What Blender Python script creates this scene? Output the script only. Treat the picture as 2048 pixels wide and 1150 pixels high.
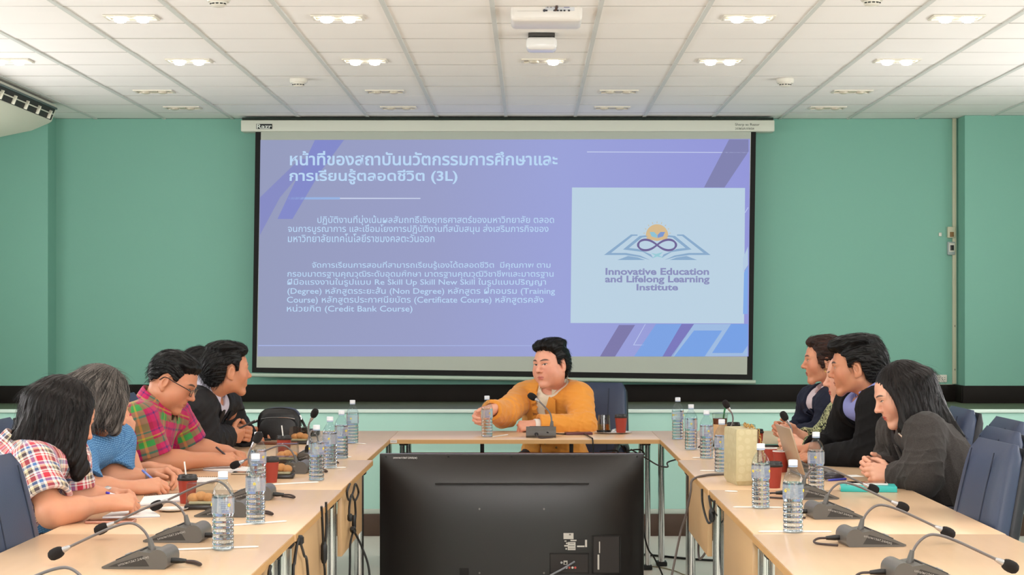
import bpy, bmesh, math, random
import numpy as np
from mathutils import Vector, Matrix
from mathutils.bvhtree import BVHTree

for _o in list(bpy.data.objects):
    bpy.data.objects.remove(_o)
S = bpy.context.scene
C = S.collection
# ---------------------------------------------------------------- camera
FPX, VX, VY, CH = 3676.0, 1060.0, 625.0, 1.43      # focal length in px, vanishing point, camera height
cam = bpy.data.objects.new('camera', bpy.data.cameras.new('camera'))
C.objects.link(cam)
cam.location = (0, 0, CH)
cam.rotation_euler = (math.pi / 2, 0, 0)
cam.data.sensor_width = 36.0
cam.data.lens = 36.0 * FPX / 2048
cam.data.shift_x = (1024 - VX) / 2048
cam.data.shift_y = (VY - 575) / 2048
cam.data.clip_end = 60
S.camera = cam
# ---------------------------------------------------------------- world, exposure
wd = bpy.data.worlds.new('world'); S.world = wd
wd.use_nodes = True
wd.node_tree.nodes['Background'].inputs[0].default_value = (0.9, 0.95, 1.0, 1)
wd.node_tree.nodes['Background'].inputs[1].default_value = 0.6
S.view_settings.view_transform = 'Standard'
S.view_settings.look = 'None'
S.view_settings.gamma = 1
S.view_settings.exposure = 0.15
S.cycles.use_denoising = True
S.cycles.max_bounces = 10
S.cycles.transmission_bounces = 8
S.cycles.transparent_max_bounces = 16
S.cycles.caustics_refractive = True
S.cycles.sample_clamp_indirect = 4.0
# ---------------------------------------------------------------- light levels
LAMP_W = 2.2            # each recessed double downlight
LAMP_COL = (1.0, 0.93, 0.88)
BACK_FILL_W = 6.0        # added fill lamps set in made-up openings behind the camera
BACK_FILL_COL = (1.0, 0.97, 0.92)
CEIL_FILL_W = 260.0         # added lamp aimed up near the camera to brighten the ceiling
CEIL_FILL_COL = (1.0, 0.94, 0.96)
ROOM_X, ROOM_Y0, WALL_Y, CEIL_Z = 4.3, -3.0, 12.9, 2.79
for _i, _x in enumerate((-2.2, 2.2)):
    _l = bpy.data.lights.new('window_daylight', 'AREA')
    _l.shape = 'RECTANGLE'; _l.size = 2.6; _l.size_y = 1.5
    _l.energy = BACK_FILL_W; _l.color = BACK_FILL_COL
    _o = bpy.data.objects.new('window_daylight', _l); C.objects.link(_o)
    _o.location = (_x, ROOM_Y0 + 0.03, 1.75); _o.rotation_euler = (math.pi / 2, 0, 0)
    _o['kind'] = 'structure'

SIDE_W = 44.0           # added fill thrown up at the ceiling from made-up side openings
SIDE_Y = (2.6, 6.1, 9.6)
for _sd in (-1, 1):
    for _y in SIDE_Y:
        _l = bpy.data.lights.new('side_daylight', 'AREA'); _l.shape = 'RECTANGLE'; _l.size = 2.4; _l.size_y = 1.1
        _l.energy = SIDE_W * {2.6: .65, 6.1: .95, 9.6: .8}[_y]; _l.color = (1.0, .94, .96)
        _o = bpy.data.objects.new('side_daylight', _l); C.objects.link(_o); _o['kind'] = 'structure'
        _o.location = (_sd * (ROOM_X - .32), _y, 1.55)
        _o.rotation_euler = (math.pi / 2 + .40, 0, _sd * math.pi / 2)
_l = bpy.data.lights.new('bounce_flash', 'AREA'); _l.shape = 'DISK'; _l.size = .25; _l.energy = CEIL_FILL_W; _l.color = CEIL_FILL_COL
_o = bpy.data.objects.new('bounce_flash', _l); C.objects.link(_o); _o['kind'] = 'structure'
_o.location = (0.1, -0.25, 1.65); _o.rotation_euler = (math.pi - .35, 0, 0)  # added fill, tilted up at the ceiling

# ---------------------------------------------------------------- helpers
PI = math.pi
def s2l(c):
    if isinstance(c, str):
        c = tuple(int(c[i:i + 2], 16) / 255 for i in (0, 2, 4))
    elif max(c) > 1.0:
        c = tuple(x / 255 for x in c)
    return tuple(x / 12.92 if x <= 0.04045 else ((x + 0.055) / 1.055) ** 2.4 for x in c)
def W(px, py, Y):
    'pixel at distance Y -> world point'
    return Vector(((px - VX) * Y / FPX, Y, CH - (py - VY) * Y / FPX))
def T(px, py, z=0.75):
    'pixel on the horizontal plane z -> world point'
    Y = FPX * (CH - z) / (py - VY)
    return Vector(((px - VX) * Y / FPX, Y, z))

MATS = {}
def mat(name, col, rough=0.5, metal=0.0, spec=0.5, emit=None, es=1.0, trans=0.0, ior=1.45, alpha=1.0,
        noise=0.0, nscale=8.0, bump=0.0, bscale=60.0, sheen=0.0, coat=0.0, stretch=None, sss=0.0, attr=None):
    if name in MATS: return MATS[name]
    m = bpy.data.materials.new(name); m.use_nodes = True
    nt = m.node_tree; b = nt.nodes['Principled BSDF']
    c = s2l(col)
    b.inputs['Base Color'].default_value = (*c, 1)
    b.inputs['Roughness'].default_value = rough
    b.inputs['Metallic'].default_value = metal
    b.inputs['Specular IOR Level'].default_value = spec
    b.inputs['IOR'].default_value = ior
    b.inputs['Transmission Weight'].default_value = trans
    b.inputs['Alpha'].default_value = alpha
    b.inputs['Sheen Weight'].default_value = sheen
    b.inputs['Coat Weight'].default_value = coat
    if sss:
        b.inputs['Subsurface Weight'].default_value = sss
        b.inputs['Subsurface Radius'].default_value = (0.012, 0.005, 0.003)
    if emit is not None:
        b.inputs['Emission Color'].default_value = (*s2l(emit), 1)
        b.inputs['Emission Strength'].default_value = es
    if noise or bump:
        tc = nt.nodes.new('ShaderNodeTexCoord'); src = tc.outputs['Object']
        if attr:
            at = nt.nodes.new('ShaderNodeAttribute'); at.attribute_name = attr; src = at.outputs['Vector']
        mp = nt.nodes.new('ShaderNodeMapping'); nt.links.new(src, mp.inputs[0])
        if stretch: mp.inputs['Scale'].default_value = stretch
        if noise:
            n = nt.nodes.new('ShaderNodeTexNoise'); n.inputs['Scale'].default_value = nscale
            n.inputs['Detail'].default_value = 5
            nt.links.new(mp.outputs[0], n.inputs['Vector'])
            mx = nt.nodes.new('ShaderNodeMix'); mx.data_type = 'RGBA'
            mx.inputs[6].default_value = (*[x * (1 - noise) for x in c], 1)
            mx.inputs[7].default_value = (*[min(1, x * (1 + noise)) for x in c], 1)
            nt.links.new(n.outputs['Fac'], mx.inputs[0]); nt.links.new(mx.outputs[2], b.inputs['Base Color'])
        if bump:
            n2 = nt.nodes.new('ShaderNodeTexNoise'); n2.inputs['Scale'].default_value = bscale
            n2.inputs['Detail'].default_value = 4
            nt.links.new(mp.outputs[0], n2.inputs['Vector'])
            bp = nt.nodes.new('ShaderNodeBump'); bp.inputs['Strength'].default_value = bump
            bp.inputs['Distance'].default_value = 0.004
            nt.links.new(n2.outputs['Fac'], bp.inputs['Height']); nt.links.new(bp.outputs[0], b.inputs['Normal'])
    MATS[name] = m
    return m

class G:
    'collects shapes in one bmesh'
    def __init__(s): s.bm = bmesh.new()
    def box(s, c, d, bev=0.0, R=None, seg=2):
        M = Matrix.Translation(Vector(c))
        if R is not None: M = M @ R.to_4x4()
        M = M @ Matrix.Diagonal((*d, 1))
        vs = bmesh.ops.create_cube(s.bm, size=1.0, matrix=M)['verts']
        if bev:
            es = list({e for v in vs for e in v.link_edges})
            bmesh.ops.bevel(s.bm, geom=es, offset=min(bev, min(d) * .49), segments=seg, profile=0.5, affect='EDGES')
        return s
    def ring_loft(s, rings, caps=True, closed=True):
        prev = None; first = None
        for r in rings:
            cur = [s.bm.verts.new(p) for p in r]
            if prev is not None:
                n = len(cur)
                for i in range(n if closed else n - 1):
                    j = (i + 1) % n
                    try: s.bm.faces.new((prev[i], prev[j], cur[j], cur[i]))
                    except ValueError: pass
            else: first = cur
            prev = cur
        if caps and closed:
            for l, fl in ((first, True), (prev, False)):
                try: s.bm.faces.new(l[::-1] if fl else l)
                except ValueError: pass
        return s
    def tube(s, pts, r, n=10, caps=True, up=None):
        pts = [Vector(p) for p in pts]
        rs = r if isinstance(r, (list, tuple)) else [r] * len(pts)
        tan = []
        for i in range(len(pts)):
            a = pts[max(i - 1, 0)]; b = pts[min(i + 1, len(pts) - 1)]
            t = (b - a); tan.append(t.normalized() if t.length > 1e-9 else Vector((0, 0, 1)))
        u = Vector((0, 0, 1)) if abs(tan[0].z) < .9 else Vector((1, 0, 0))
        rings = []
        for p, t, rr in zip(pts, tan, rs):
            u = (u - t * u.dot(t))
            u = u.normalized() if u.length > 1e-6 else t.orthogonal().normalized()
            w = t.cross(u)
            rings.append([p + (u * math.cos(2 * PI * i / n) + w * math.sin(2 * PI * i / n)) * rr for i in range(n)])
        return s.ring_loft(rings, caps)
    def lathe(s, prof, n=24, M=None, caps=True):
        M = M or Matrix.Identity(4)
        rings = [[M @ Vector((r * math.cos(2 * PI * i / n), r * math.sin(2 * PI * i / n), z)) for i in range(n)] for r, z in prof]
        return s.ring_loft(rings, caps)
    def prism(s, pts, d, fn=None):
        'flat polygon pts (3-D, planar) extruded by vector d'
        a = [Vector(p) for p in pts]; d = Vector(d)
        return s.ring_loft([a, [p + d for p in a]])
    def sphere(s, c, r, n=16, sc=(1, 1, 1), R=None):
        M = Matrix.Translation(Vector(c))
        if R is not None: M = M @ R.to_4x4()
        M = M @ Matrix.Diagonal((*sc, 1))
        bmesh.ops.create_uvsphere(s.bm, u_segments=n, v_segments=max(6, n // 2 + 2), radius=r, matrix=M)
        return s
    def mesh(s, name, ang=35):
        bmesh.ops.recalc_face_normals(s.bm, faces=s.bm.faces)
        me = bpy.data.meshes.new(name); s.bm.to_mesh(me); s.bm.free()
        if ang is not None:
            me.shade_smooth()
            if ang < 180: me.set_sharp_from_angle(angle=math.radians(ang))
        return me

def obj(name, g, m, parent=None, ang=35):
    me = g.mesh(name, ang) if isinstance(g, G) else g
    if m is not None:
        me.materials.clear()
        for x in (m if isinstance(m, (list, tuple)) else [m]): me.materials.append(x)
    o = bpy.data.objects.new(name, me); C.objects.link(o)
    if parent is not None: o.parent = parent
    return o
def tag(o, label, cat, group=None, kind=None):
    if label: o['label'] = label
    if cat: o['category'] = cat
    if group: o['group'] = group
    if kind: o['kind'] = kind
    return o
def thing(name, label, cat, loc=(0, 0, 0), rz=0.0, group=None):
    o = bpy.data.objects.new(name, None); C.objects.link(o)
    o.empty_display_size = 0.1
    o.location = loc; o.rotation_euler = (0, 0, rz)
    return tag(o, label, cat, group)
def struct(name, g, m, parent=None, ang=35):
    o = obj(name, g, m, parent, ang)
    if parent is None: o['kind'] = 'structure'
    return o
def dup(root, loc=None, rz=None, label=None, group=None):
    r = root.copy(); C.objects.link(r)
    if loc is not None: r.location = loc
    if rz is not None: r.rotation_euler = (0, 0, rz)
    if label: r['label'] = label
    if group: r['group'] = group
    for ch in list(root.children):
        c = ch.copy(); C.objects.link(c); c.parent = r
        for gch in ch.children:
            d = gch.copy(); C.objects.link(d); d.parent = c
    return r
def spline(pts, n=8):
    'Catmull-Rom through pts'
    P = [Vector(p) for p in pts]; P = [P[0] * 2 - P[1]] + P + [P[-1] * 2 - P[-2]]
    out = []
    for i in range(1, len(P) - 2):
        p0, p1, p2, p3 = P[i - 1:i + 3]
        for k in range(n):
            t = k / n
            out.append(0.5 * ((2 * p1) + (p2 - p0) * t + (2 * p0 - 5 * p1 + 4 * p2 - p3) * t * t + (3 * p1 - p0 - 3 * p2 + p3) * t ** 3))
    out.append(P[-2]); return out
def text_mesh(body, w=None, h=None, bold=0.0, align='LEFT', lh=None):
    'lettering as a flat mesh in its XY plane, scaled to width w / height h, lower left at the origin'
    cu = bpy.data.curves.new('lettering', 'FONT'); cu.body = body; cu.size = 1.0
    cu.offset = bold; cu.align_x = align
    if lh: cu.space_line = lh
    cu.resolution_u = 3
    o = bpy.data.objects.new('lettering', cu); C.objects.link(o)
    dg = bpy.context.evaluated_depsgraph_get(); dg.update()
    me = bpy.data.meshes.new_from_object(o.evaluated_get(dg))
    bpy.data.objects.remove(o)
    n = len(me.vertices); a = np.zeros(n * 3, 'f'); me.vertices.foreach_get('co', a); a = a.reshape(-1, 3)
    lo, hi = a.min(0), a.max(0); a -= lo; ext = hi - lo
    sx = w / ext[0] if w else None; sy = h / ext[1] if h else None
    sx = sx or sy; sy = sy or sx
    a[:, 0] *= sx; a[:, 1] *= sy
    me.vertices.foreach_set('co', a.ravel()); me.update()
    return me
# ---------------------------------------------------------------- the room
M_wall = mat('wall_paint', (132, 184, 166), 0.75, spec=0.25, bump=0.08, bscale=180)
M_stage_lit = mat('stage_paint', (178, 220, 207), 0.7, spec=0.25, bump=0.05, bscale=150)  # teal made lighter to carry the light falling on the stage front
M_dark = mat('dark_baseboard', (24, 19, 15), 0.6, spec=.2, noise=0.2, nscale=5)
M_white = mat('white_plastic', (222, 218, 205), 0.4)
M_tile = mat('ceiling_tile', (246, 243, 238), 0.9, spec=0.1, noise=0.03, nscale=3, bump=0.12, bscale=160)
M_bar = mat('ceiling_bar', (212, 214, 208), 0.6)
M_gap = mat('tile_gap', (70, 66, 60), 0.9)
M_floor = mat('floor_vinyl', (232, 228, 218), 0.35, noise=0.05, nscale=2)
M_stagefloor = mat('stage_carpet', (96, 104, 82), 0.6, noise=0.1, nscale=6, bump=0.2, bscale=220)

g = G().box((0, (ROOM_Y0 + WALL_Y) / 2, -0.05), (2 * ROOM_X, WALL_Y - ROOM_Y0 + .4, 0.1))
struct('floor', g, M_floor)
g = G().box((0, WALL_Y + .1, CEIL_Z / 2), (2 * ROOM_X + .4, .2, CEIL_Z))
struct('wall_back', g, M_wall)
for sd, nm in ((-1, 'left'), (1, 'right')):
    g = G().box((sd * (ROOM_X + .1), (ROOM_Y0 + WALL_Y) / 2, CEIL_Z / 2), (.2, WALL_Y - ROOM_Y0 + .4, CEIL_Z))
    struct('wall_' + nm, g, M_wall)
# columns that step out of the back wall
COLX = {-1: -3.326, 1: 3.0}
for sd, nm in ((-1, 'left'), (1, 'right')):
    x0 = COLX[sd]; x1 = sd * ROOM_X
    g = G().box(((x0 + x1) / 2, WALL_Y - .11, CEIL_Z / 2), (abs(x1 - x0), .22, CEIL_Z))
    struct('wall_pier_' + nm, g, M_wall)
# wall behind the camera and the two openings added for fill light
g = G()
yb = ROOM_Y0 - .1
g.box((0, yb, .5), (2 * ROOM_X + .4, .2, 1.0)); g.box((0, yb, 2.645), (2 * ROOM_X + .4, .2, .29))
for x, w in ((-3.95, .9), (0, 1.8), (3.95, .9)): g.box((x, yb, 1.75), (w, .2, 1.5))
struct('wall_front', g, M_wall)
for i, x in enumerate((-2.2, 2.2)):  # made-up frames and panes around the added fill lamps
    g = G()
    for dx in (-1.28, 0, 1.28): g.box((x + dx, yb, 1.75), (.05, .06, 1.5))
    for dz in (-.73, .73): g.box((x, yb, 1.75 + dz), (2.6, .06, .05))
    wn = struct('window_%d' % (i + 1), g, M_white)
    obj('pane', G().box((x, yb, 1.75), (2.6, .006, 1.45)), mat('window_glass', (235, 240, 240), .02, trans=1.0), wn)

k_ = 3
for sd in (-1, 1):  # made-up side frames, with glowing panes added beside the fill lamps
    for y in SIDE_Y:
        g = G(); x = sd * (ROOM_X - .02)
        for dy in (-1.2, 0, 1.2): g.box((x, y + dy, 1.65), (.05, .05, 1.3))
        for dz in (-.63, .63): g.box((x, y, 1.65 + dz), (.05, 2.45, .05))
        wn = struct('window_%d' % k_, g, M_white); k_ += 1
        obj('pane', G().box((sd * (ROOM_X - .008), y, 1.65), (.012, 2.4, 1.25)), mat('window_daylight_pane', (225, 228, 230), .3, emit=(240, 240, 240), es=1.0), wn)

# ceiling: tiles in a metal grid
TS = .4815
BX = [-.167 + .48 * k for k in range(-9, 10) if abs(-.167 + .48 * k) < ROOM_X]
TY = [8.17 + .483 * k for k in range(-24, 10)]
g = G().box((0, (ROOM_Y0 + WALL_Y) / 2, CEIL_Z + .06), (2 * ROOM_X + .4, WALL_Y - ROOM_Y0 + .4, .1))
ceil = struct('ceiling', g, M_gap)
rnd = random.Random(3)
g = G()
xs = [-ROOM_X] + BX + [ROOM_X]; ys = [y for y in TY if ROOM_Y0 < y < WALL_Y - .02]
ys = [ROOM_Y0] + ys + [WALL_Y - .002]
for i in range(len(xs) - 1):
    for j in range(len(ys) - 1):
        a, b, c, d = xs[i], xs[i + 1], ys[j] + .003, ys[j + 1] - .003
        z = CEIL_Z
        v = [(a, c, z + rnd.uniform(0, .004)), (b, c, z + rnd.uniform(0, .004)), (b, d, z + rnd.uniform(0, .003)), (a, d, z + rnd.uniform(0, .003))]
        g.prism(v, (0, 0, .012))
o = obj('ceiling_tiles', g, M_tile, ceil, None)
g = G()
for x in BX: g.box((x, (ROOM_Y0 + WALL_Y) / 2, CEIL_Z - .001), (.021, WALL_Y - ROOM_Y0, .008))
obj('ceiling_grid', g, M_bar, ceil)
g = G()
for y in ys[1:-1]: g.box((0, y, CEIL_Z + .004), (2 * ROOM_X, .009, .006))
obj('cross_bars', g, mat('cross_bar', (176, 172, 162), .7), ceil)

# stage across the end of the room
SY0, SZ = 11.78, .805
st = thing('stage', 'low teal stage with a pale edge strip running along the back wall', 'stage', (0, 0, 0))
st['kind'] = 'structure'
obj('front_panel', G().box((0, SY0 + .05, (.17 + SZ - .02) / 2), (2 * ROOM_X, .1, SZ - .02 - .17)), M_stage_lit, st)
obj('stage_floor', G().box((0, (SY0 + WALL_Y) / 2 + .05, SZ - .03), (2 * ROOM_X, WALL_Y - SY0 - .1, .06)), M_stagefloor, st)
obj('edge_strip', G().box((0, SY0 + .003, SZ - .006), (2 * ROOM_X, .05, .022), .004), mat('edge_strip', (215, 232, 222), .4), st)
obj('trim_strip', G().box((0, SY0 - .006, .156), (2 * ROOM_X, .016, .032), .003), mat('pale_trim', (190, 200, 188), .5), st)
obj('skirting', G().box((0, SY0 - .012, .07), (2 * ROOM_X, .03, .14), .004), mat('brown_skirting', (78, 58, 46), .4, noise=.15), st)
# dark baseboard at the foot of the back wall, stepping out around the columns
BZ0, BZ1 = SZ, .925
g = G().box(((COLX[-1] + COLX[1]) / 2, WALL_Y - .012, (BZ0 + BZ1) / 2), (COLX[1] - COLX[-1], .024, BZ1 - BZ0), .003)
for sd in (-1, 1):
    x0 = COLX[sd]; x1 = sd * ROOM_X
    g.box(((x0 - sd * .012 + x1) / 2, WALL_Y - .22 - .012, (BZ0 + BZ1) / 2), (abs(x1 - x0) + .024, .024, BZ1 - BZ0), .003)
    g.box((x0 - sd * .012, WALL_Y - .11, (BZ0 + BZ1) / 2), (.024, .22, BZ1 - BZ0), .003)
struct('baseboard_back', g, M_dark)
# side baseboards in front of the stage
for sd, nm in ((-1, 'left'), (1, 'right')):
    struct('baseboard_' + nm, G().box((sd * (ROOM_X - .01), (ROOM_Y0 + SY0) / 2, .07), (.02, SY0 - ROOM_Y0 - .1, .14)), M_dark)

# cable trunking and boxes on the back wall, right
xT = W(1912, 500, WALL_Y).x - .015
t = thing('cable_trunking', 'cream cable trunking running floor to ceiling at the right corner of the back wall', 'trunking', (xT, WALL_Y, 0))
obj('cover', G().box((0, -.011, (.93 + CEIL_Z) / 2), (.026, .022, CEIL_Z - .93), .002), mat('trunking_cream', (208, 205, 178), .45), t)
zc = W(0, 757, WALL_Y).z
obj('horizontal_cover', G().box((-.09, -.009, zc - .07 + .02), (.165, .018, .02), .002), mat('trunking_cream', (208, 205, 178), .45), t)
g = G()
for py in (652, 739): g.box((.002, -.023, W(0, py, WALL_Y).z), (.004, .002, .012))
obj('clip', g, mat('dark_hole', (40, 40, 36), .6), t)
p = W(1881, 757, WALL_Y)
t = thing('wall_socket', 'white double power socket on the wall beside the trunking above the baseboard', 'socket', (p.x, WALL_Y, p.z))
obj('plate', G().box((0, -.006, 0), (.088, .012, .053), .004), M_white, t)
for dx in (-.02, .02):
    g = G()
    for hx, hz in ((-.007, .008), (.007, .008), (-.007, -.006), (.007, -.006)): g.box((dx + hx, -.0125, hz), (.004, .002, .005))
    obj('outlet', g, mat('dark_hole', (40, 40, 36), .6), t)
p = W(1901, 465, WALL_Y)
t = thing('wall_switch_box', 'cream switch box with a brown rocker beside the wall trunking', 'switch', (p.x, WALL_Y, p.z))
obj('box', G().box((0, -.02, 0), (.054, .04, .078), .005), mat('trunking_cream', (208, 205, 178), .45), t)
obj('rocker', G().box((0.0, -.042, -.015), (.028, .006, .034), .002), mat('brown_rocker', (140, 104, 60), .5), t)
p = W(1901, 497, WALL_Y)
t = thing('wall_controller', 'grey wall controller with a small black screen below the switch box', 'controller', (p.x, WALL_Y, p.z))
obj('box', G().box((0, -.016, 0), (.052, .032, .092), .005), mat('grey_box', (168, 178, 176), .4), t)
obj('face', G().box((.003, -.033, .006), (.04, .004, .062), .002), M_white, t)
obj('screen', G().box((.003, -.036, .004), (.025, .003, .036), .001), mat('black_plastic', (22, 22, 23), .35), t)
p = W(1880, 469, WALL_Y)
o = obj('wall_sensor', G().box((0, -.006, 0), (.02, .012, .026), .003), M_white)
o.location = (p.x, WALL_Y, p.z); tag(o, 'tiny white sensor on the wall left of the switch box', 'sensor')

# recessed double downlights
M_fix = mat('fixture_frame', (228, 222, 206), .45)
M_fixin = mat('fixture_inside', (216, 206, 184), .5)
M_lampon = mat('lamp_lit', (255, 255, 255), .4, emit=(255, 253, 250), es=14.0)
M_lampoff = mat('lamp_unlit', (205, 196, 176), .3)
def fixture(label, group, lit):
    t = thing('ceiling_light', label, 'ceiling light', (0, 0, 0), 0, group)
    g = G()
    for x in (-.113, .113): g.box((x, 0, .002), (.014, .13, .008), .002)
    for y in (-.062, .062): g.box((0, y, .002), (.24, .012, .008), .002)
    obj('frame', g, M_fix, t)
    g = G().box((0, 0, .006), (.215, .115, .004))
    g.box((0, 0, .002), (.045, .112, .005))
    obj('housing', g, M_fixin, t)
    for i, x in enumerate((-.052, .052)):
        on = lit[i]
        prof = [(.0295, .004), (.0295, -.008), (.026, -.0165), (.015, -.0205), (.001, -.0215)]
        lm_ = obj('lamp', G().lathe(prof, 20), M_lampon if on else M_lampoff, t); lm_.location = (x, 0, 0 if on else .0075)
    if any(lit):
        l = bpy.data.lights.new('lamp_glow', 'AREA'); l.shape = 'RECTANGLE'; l.size = .2; l.size_y = .1
        l.energy = LAMP_W * sum(lit) / 2; l.color = LAMP_COL
        lo = bpy.data.objects.new('lamp_glow', l); C.objects.link(lo); lo.parent = t; lo.location = (0, 0, -.03)
    return t
LZ = CEIL_Z - .004
near = 'second row of lit ceiling downlights from the screen'
f0 = fixture('x', 'lit double downlights in the ceiling tiles', (1, 1))
f0.location = (-.885, 8.47, LZ)
f0['label'] = 'lit double downlight at the top of the photo, left of the projector'
for x, lb in ((-1.836, 'lit double downlight at the top of the photo, farthest left'), (1.007, 'lit double downlight at the top of the photo, first right of the projector'),
              (1.966, 'lit double downlight at the top right corner of the ceiling')):
    dup(f0, (x, 8.47, LZ), 0, lb)
for x, lb in ((-2.81, 'lit double downlight cut by the left edge above the air conditioner'), (-1.84, 'lit double downlight second from the left in the lower lit row'),
              (-.89, 'lit double downlight in the lower lit row, left of the white access point'),
              (1.025, 'lit double downlight in the lower lit row, first right of the access point'), (1.98, 'lit double downlight in the lower lit row, farthest right')):
    dup(f0, (x, 9.92, LZ), 0, lb)
f1 = fixture('ceiling downlight with only its right lamp lit, below the white access point', None, (0, 1)); f1.location = (.073, 9.92, LZ)
f2 = fixture('unlit double downlight in the farther row near the screen, far left', 'unlit double downlights near the screen', (0, 0)); f2.location = (-2.31, 11.3, LZ)
for x, y, lb in ((-.89, 11.3, 'unlit double downlight in the farther row, left of the middle'), (.545, 11.3, 'unlit double downlight in the nearer unlit row above the screen, right of the middle'),
                 (1.98, 11.3, 'unlit double downlight near the right smoke detector'), (-2.305, 12.2, 'unlit double downlight closest to the wall at left'),
                 (-.872, 12.2, 'unlit double downlight just above the screen case, left half'), (.544, 12.2, 'unlit double downlight just above the screen case, right half'),
                 (1.973, 12.2, 'unlit double downlight closest to the wall at right')):
    dup(f2, (x, y, LZ), 0, lb)
f2['label'] = 'unlit double downlight in the nearer unlit row, far left'
# the rows behind and above the camera that light the room
for y in (7.02, 5.57, 4.12, 2.67, 1.22, -.23, -1.68):
    for k in range(-3, 4):
        if y == 7.02 and k == 0: continue
        d = dup(f0, (.073 + .957 * k, y, LZ), 0, 'lit double downlight behind the photo\'s upper edge')
dup(f0, (2.94, 9.92, LZ), 0, 'lit double downlight beyond the photo\'s right edge')
dup(f0, (2.94, 8.47, LZ), 0, 'lit double downlight beyond the photo\'s right edge')
dup(f0, (-2.8, 8.47, LZ), 0, 'lit double downlight beyond the photo\'s left edge')

# smoke detectors
def detector():
    t = thing('smoke_detector', 'x', 'smoke detector', (0, 0, 0), 0, 'white smoke detectors on the ceiling')
    obj('base', G().lathe([(.001, 0), (.052, 0), (.052, -.018), (.046, -.026), (.001, -.026)], 24), M_white, t)
    obj('dome', G().lathe([(.036, -.026), (.035, -.040), (.026, -.046), (.001, -.047)], 24), M_white, t)
    g = G()
    for a in range(-2, 3): g.box((.036 * math.sin(a * .5), -.036 * math.cos(a * .5), -.036), (.012, .004, .005), 0, Matrix.Rotation(a * .5, 3, 'Z'))
    obj('slot', g, mat('dark_hole', (40, 40, 36), .6), t)
    return t
d0 = detector(); 
for i, (px, py, lb) in enumerate(((437, 6, 'white smoke detector at the top edge, left half of the ceiling'), (1744, 4, 'white smoke detector at the top edge, right half of the ceiling'),
                                  (597, 168, 'white smoke detector above the left end of the screen'), (1570, 168, 'white smoke detector above the right end of the screen'))):
    Y = FPX * (CEIL_Z - .03 - CH) / (625 - py); x = (px - VX) * Y / FPX
    if i == 0: d0.location = (x, Y, CEIL_Z); d0['label'] = lb
    else: dup(d0, (x, Y, CEIL_Z), 0, lb)

# access point under the projector
Y = 9.0; p = W(1083, 60, Y)
t = thing('wireless_access_point', 'white rounded box mounted on the ceiling just below the projector', 'access point', (p.x, Y, CEIL_Z))
obj('bracket', G().box((0, 0, -.008), (.13, .13, .016), .003), mat('dark_bracket', (60, 56, 52), .6), t)
obj('body', G().box((0, 0, -.05), (.15, .15, .062), .022, None, 4), mat('gloss_white', (232, 230, 226), .2, coat=.3), t)
# projector
Y = 8.2; p = W(1093, 22, Y)
pj = thing('projector', 'white ceiling mounted projector with its socket panel facing the table', 'projector', (p.x, Y, p.z))
M_pj = mat('projector_white', (226, 220, 212), .35)
obj('body', G().box((0, .12, .0), (.32, .26, .09), .02, None, 3), M_pj, pj)
obj('top_plate', G().box((0, .12, .05), (.28, .22, .014), .003), mat('dark_bracket', (60, 56, 52), .6), pj)
obj('pole', G().tube([(0, .12, .05), (0, .12, CEIL_Z - p.z)], .022), M_white, pj)
obj('panel', G().box((.06, -.0105, .02), (.13, .003, .042), .001), mat('panel_grey', (205, 205, 208), .4), pj)
g = G()
for i, (x, z) in enumerate(((.02, .036), (.055, .036), (.085, .036), (.11, .036))): g.box((x, -.013, z), (.02, .004, .008), .001)
for x in (-.0, .035, .05, .065, .08, .1): g.box((x, -.013, .0), (.009, .004, .007), .001)
obj('port', g, mat('port_black', (35, 34, 40), .4), pj)
g = G()
for x in (.005, .02, .038, .05): g.lathe([(.001, 0), (.005, 0), (.005, .005), (.001, .005)], 10, Matrix.Translation((x, -.011, .018)) @ Matrix.Rotation(PI / 2, 4, 'X'))
g.lathe([(.001, 0), (.006, 0), (.006, .005), (.001, .005)], 12, Matrix.Translation((-.01, -.011, .0)) @ Matrix.Rotation(PI / 2, 4, 'X'))
obj('jack', g, mat('jack_dark', (50, 50, 60), .4), pj)
obj('video_port', G().box((.09, -.013, .018), (.026, .004, .01), .002), mat('port_blue', (70, 70, 130), .4), pj)
obj('seam', G().box((-.08, -.0108, -.002), (.1, .002, .0012)), mat('seam_grey', (190, 184, 176), .6), pj)
o = obj('projector_cable', G().tube(spline([(p.x + .04, Y - .02, p.z + .0), (p.x + .045, Y - .04, p.z + .012), (p.x + .043, Y - .03, p.z + .05), (p.x + .03, Y + .1, p.z + .13), (p.x + .02, Y + .13, CEIL_Z - .002)]), .006, 8), mat('cable_brown', (70, 48, 42), .5))
tag(o, 'dark brown cable rising from the projector sockets to the ceiling', 'cable')

# ceiling air conditioner at the left edge
ac = thing('air_conditioner', 'cream ceiling mounted air conditioner cut by the left edge', 'air conditioner', (0, 0, 0))
M_ac = mat('ac_cream', (224, 222, 202), .4)
# long unit along Y at the left; outlet side facing +X
ax = -3.08; y0, y1 = 9.5, 11.95
za = CEIL_Z - .012
pts = [(ax, za), (ax, za - .022), (ax - .03, za - .105), (ax - .05, za - .118), (ax - .16, za - .165), (ax - .5, za - .235), (ax - .62, za - .22), (ax - .66, za)]
g = G().prism([(x, y0, z) for x, z in pts], (0, y1 - y0, 0))
obj('casing', g, M_ac, ac, 20)
g = G().prism([(ax + .002, y0 + .03, za - .03), (ax - .026, y0 + .03, za - .1), (ax - .033, y0 + .03, za - .1), (ax - .006, y0 + .03, za - .03)], (0, y1 - y0 - .06, 0))
obj('outlet', g, mat('ac_dark', (44, 40, 36), .6), ac, 20)
for k in range(9):
    y = y0 + .15 + k * .27
    obj('deflector', G().box((ax - .006, y, za - .075), (.022, .012, .055), .003, Matrix.Rotation(.36, 3, 'Y')), M_ac, ac)
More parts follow.
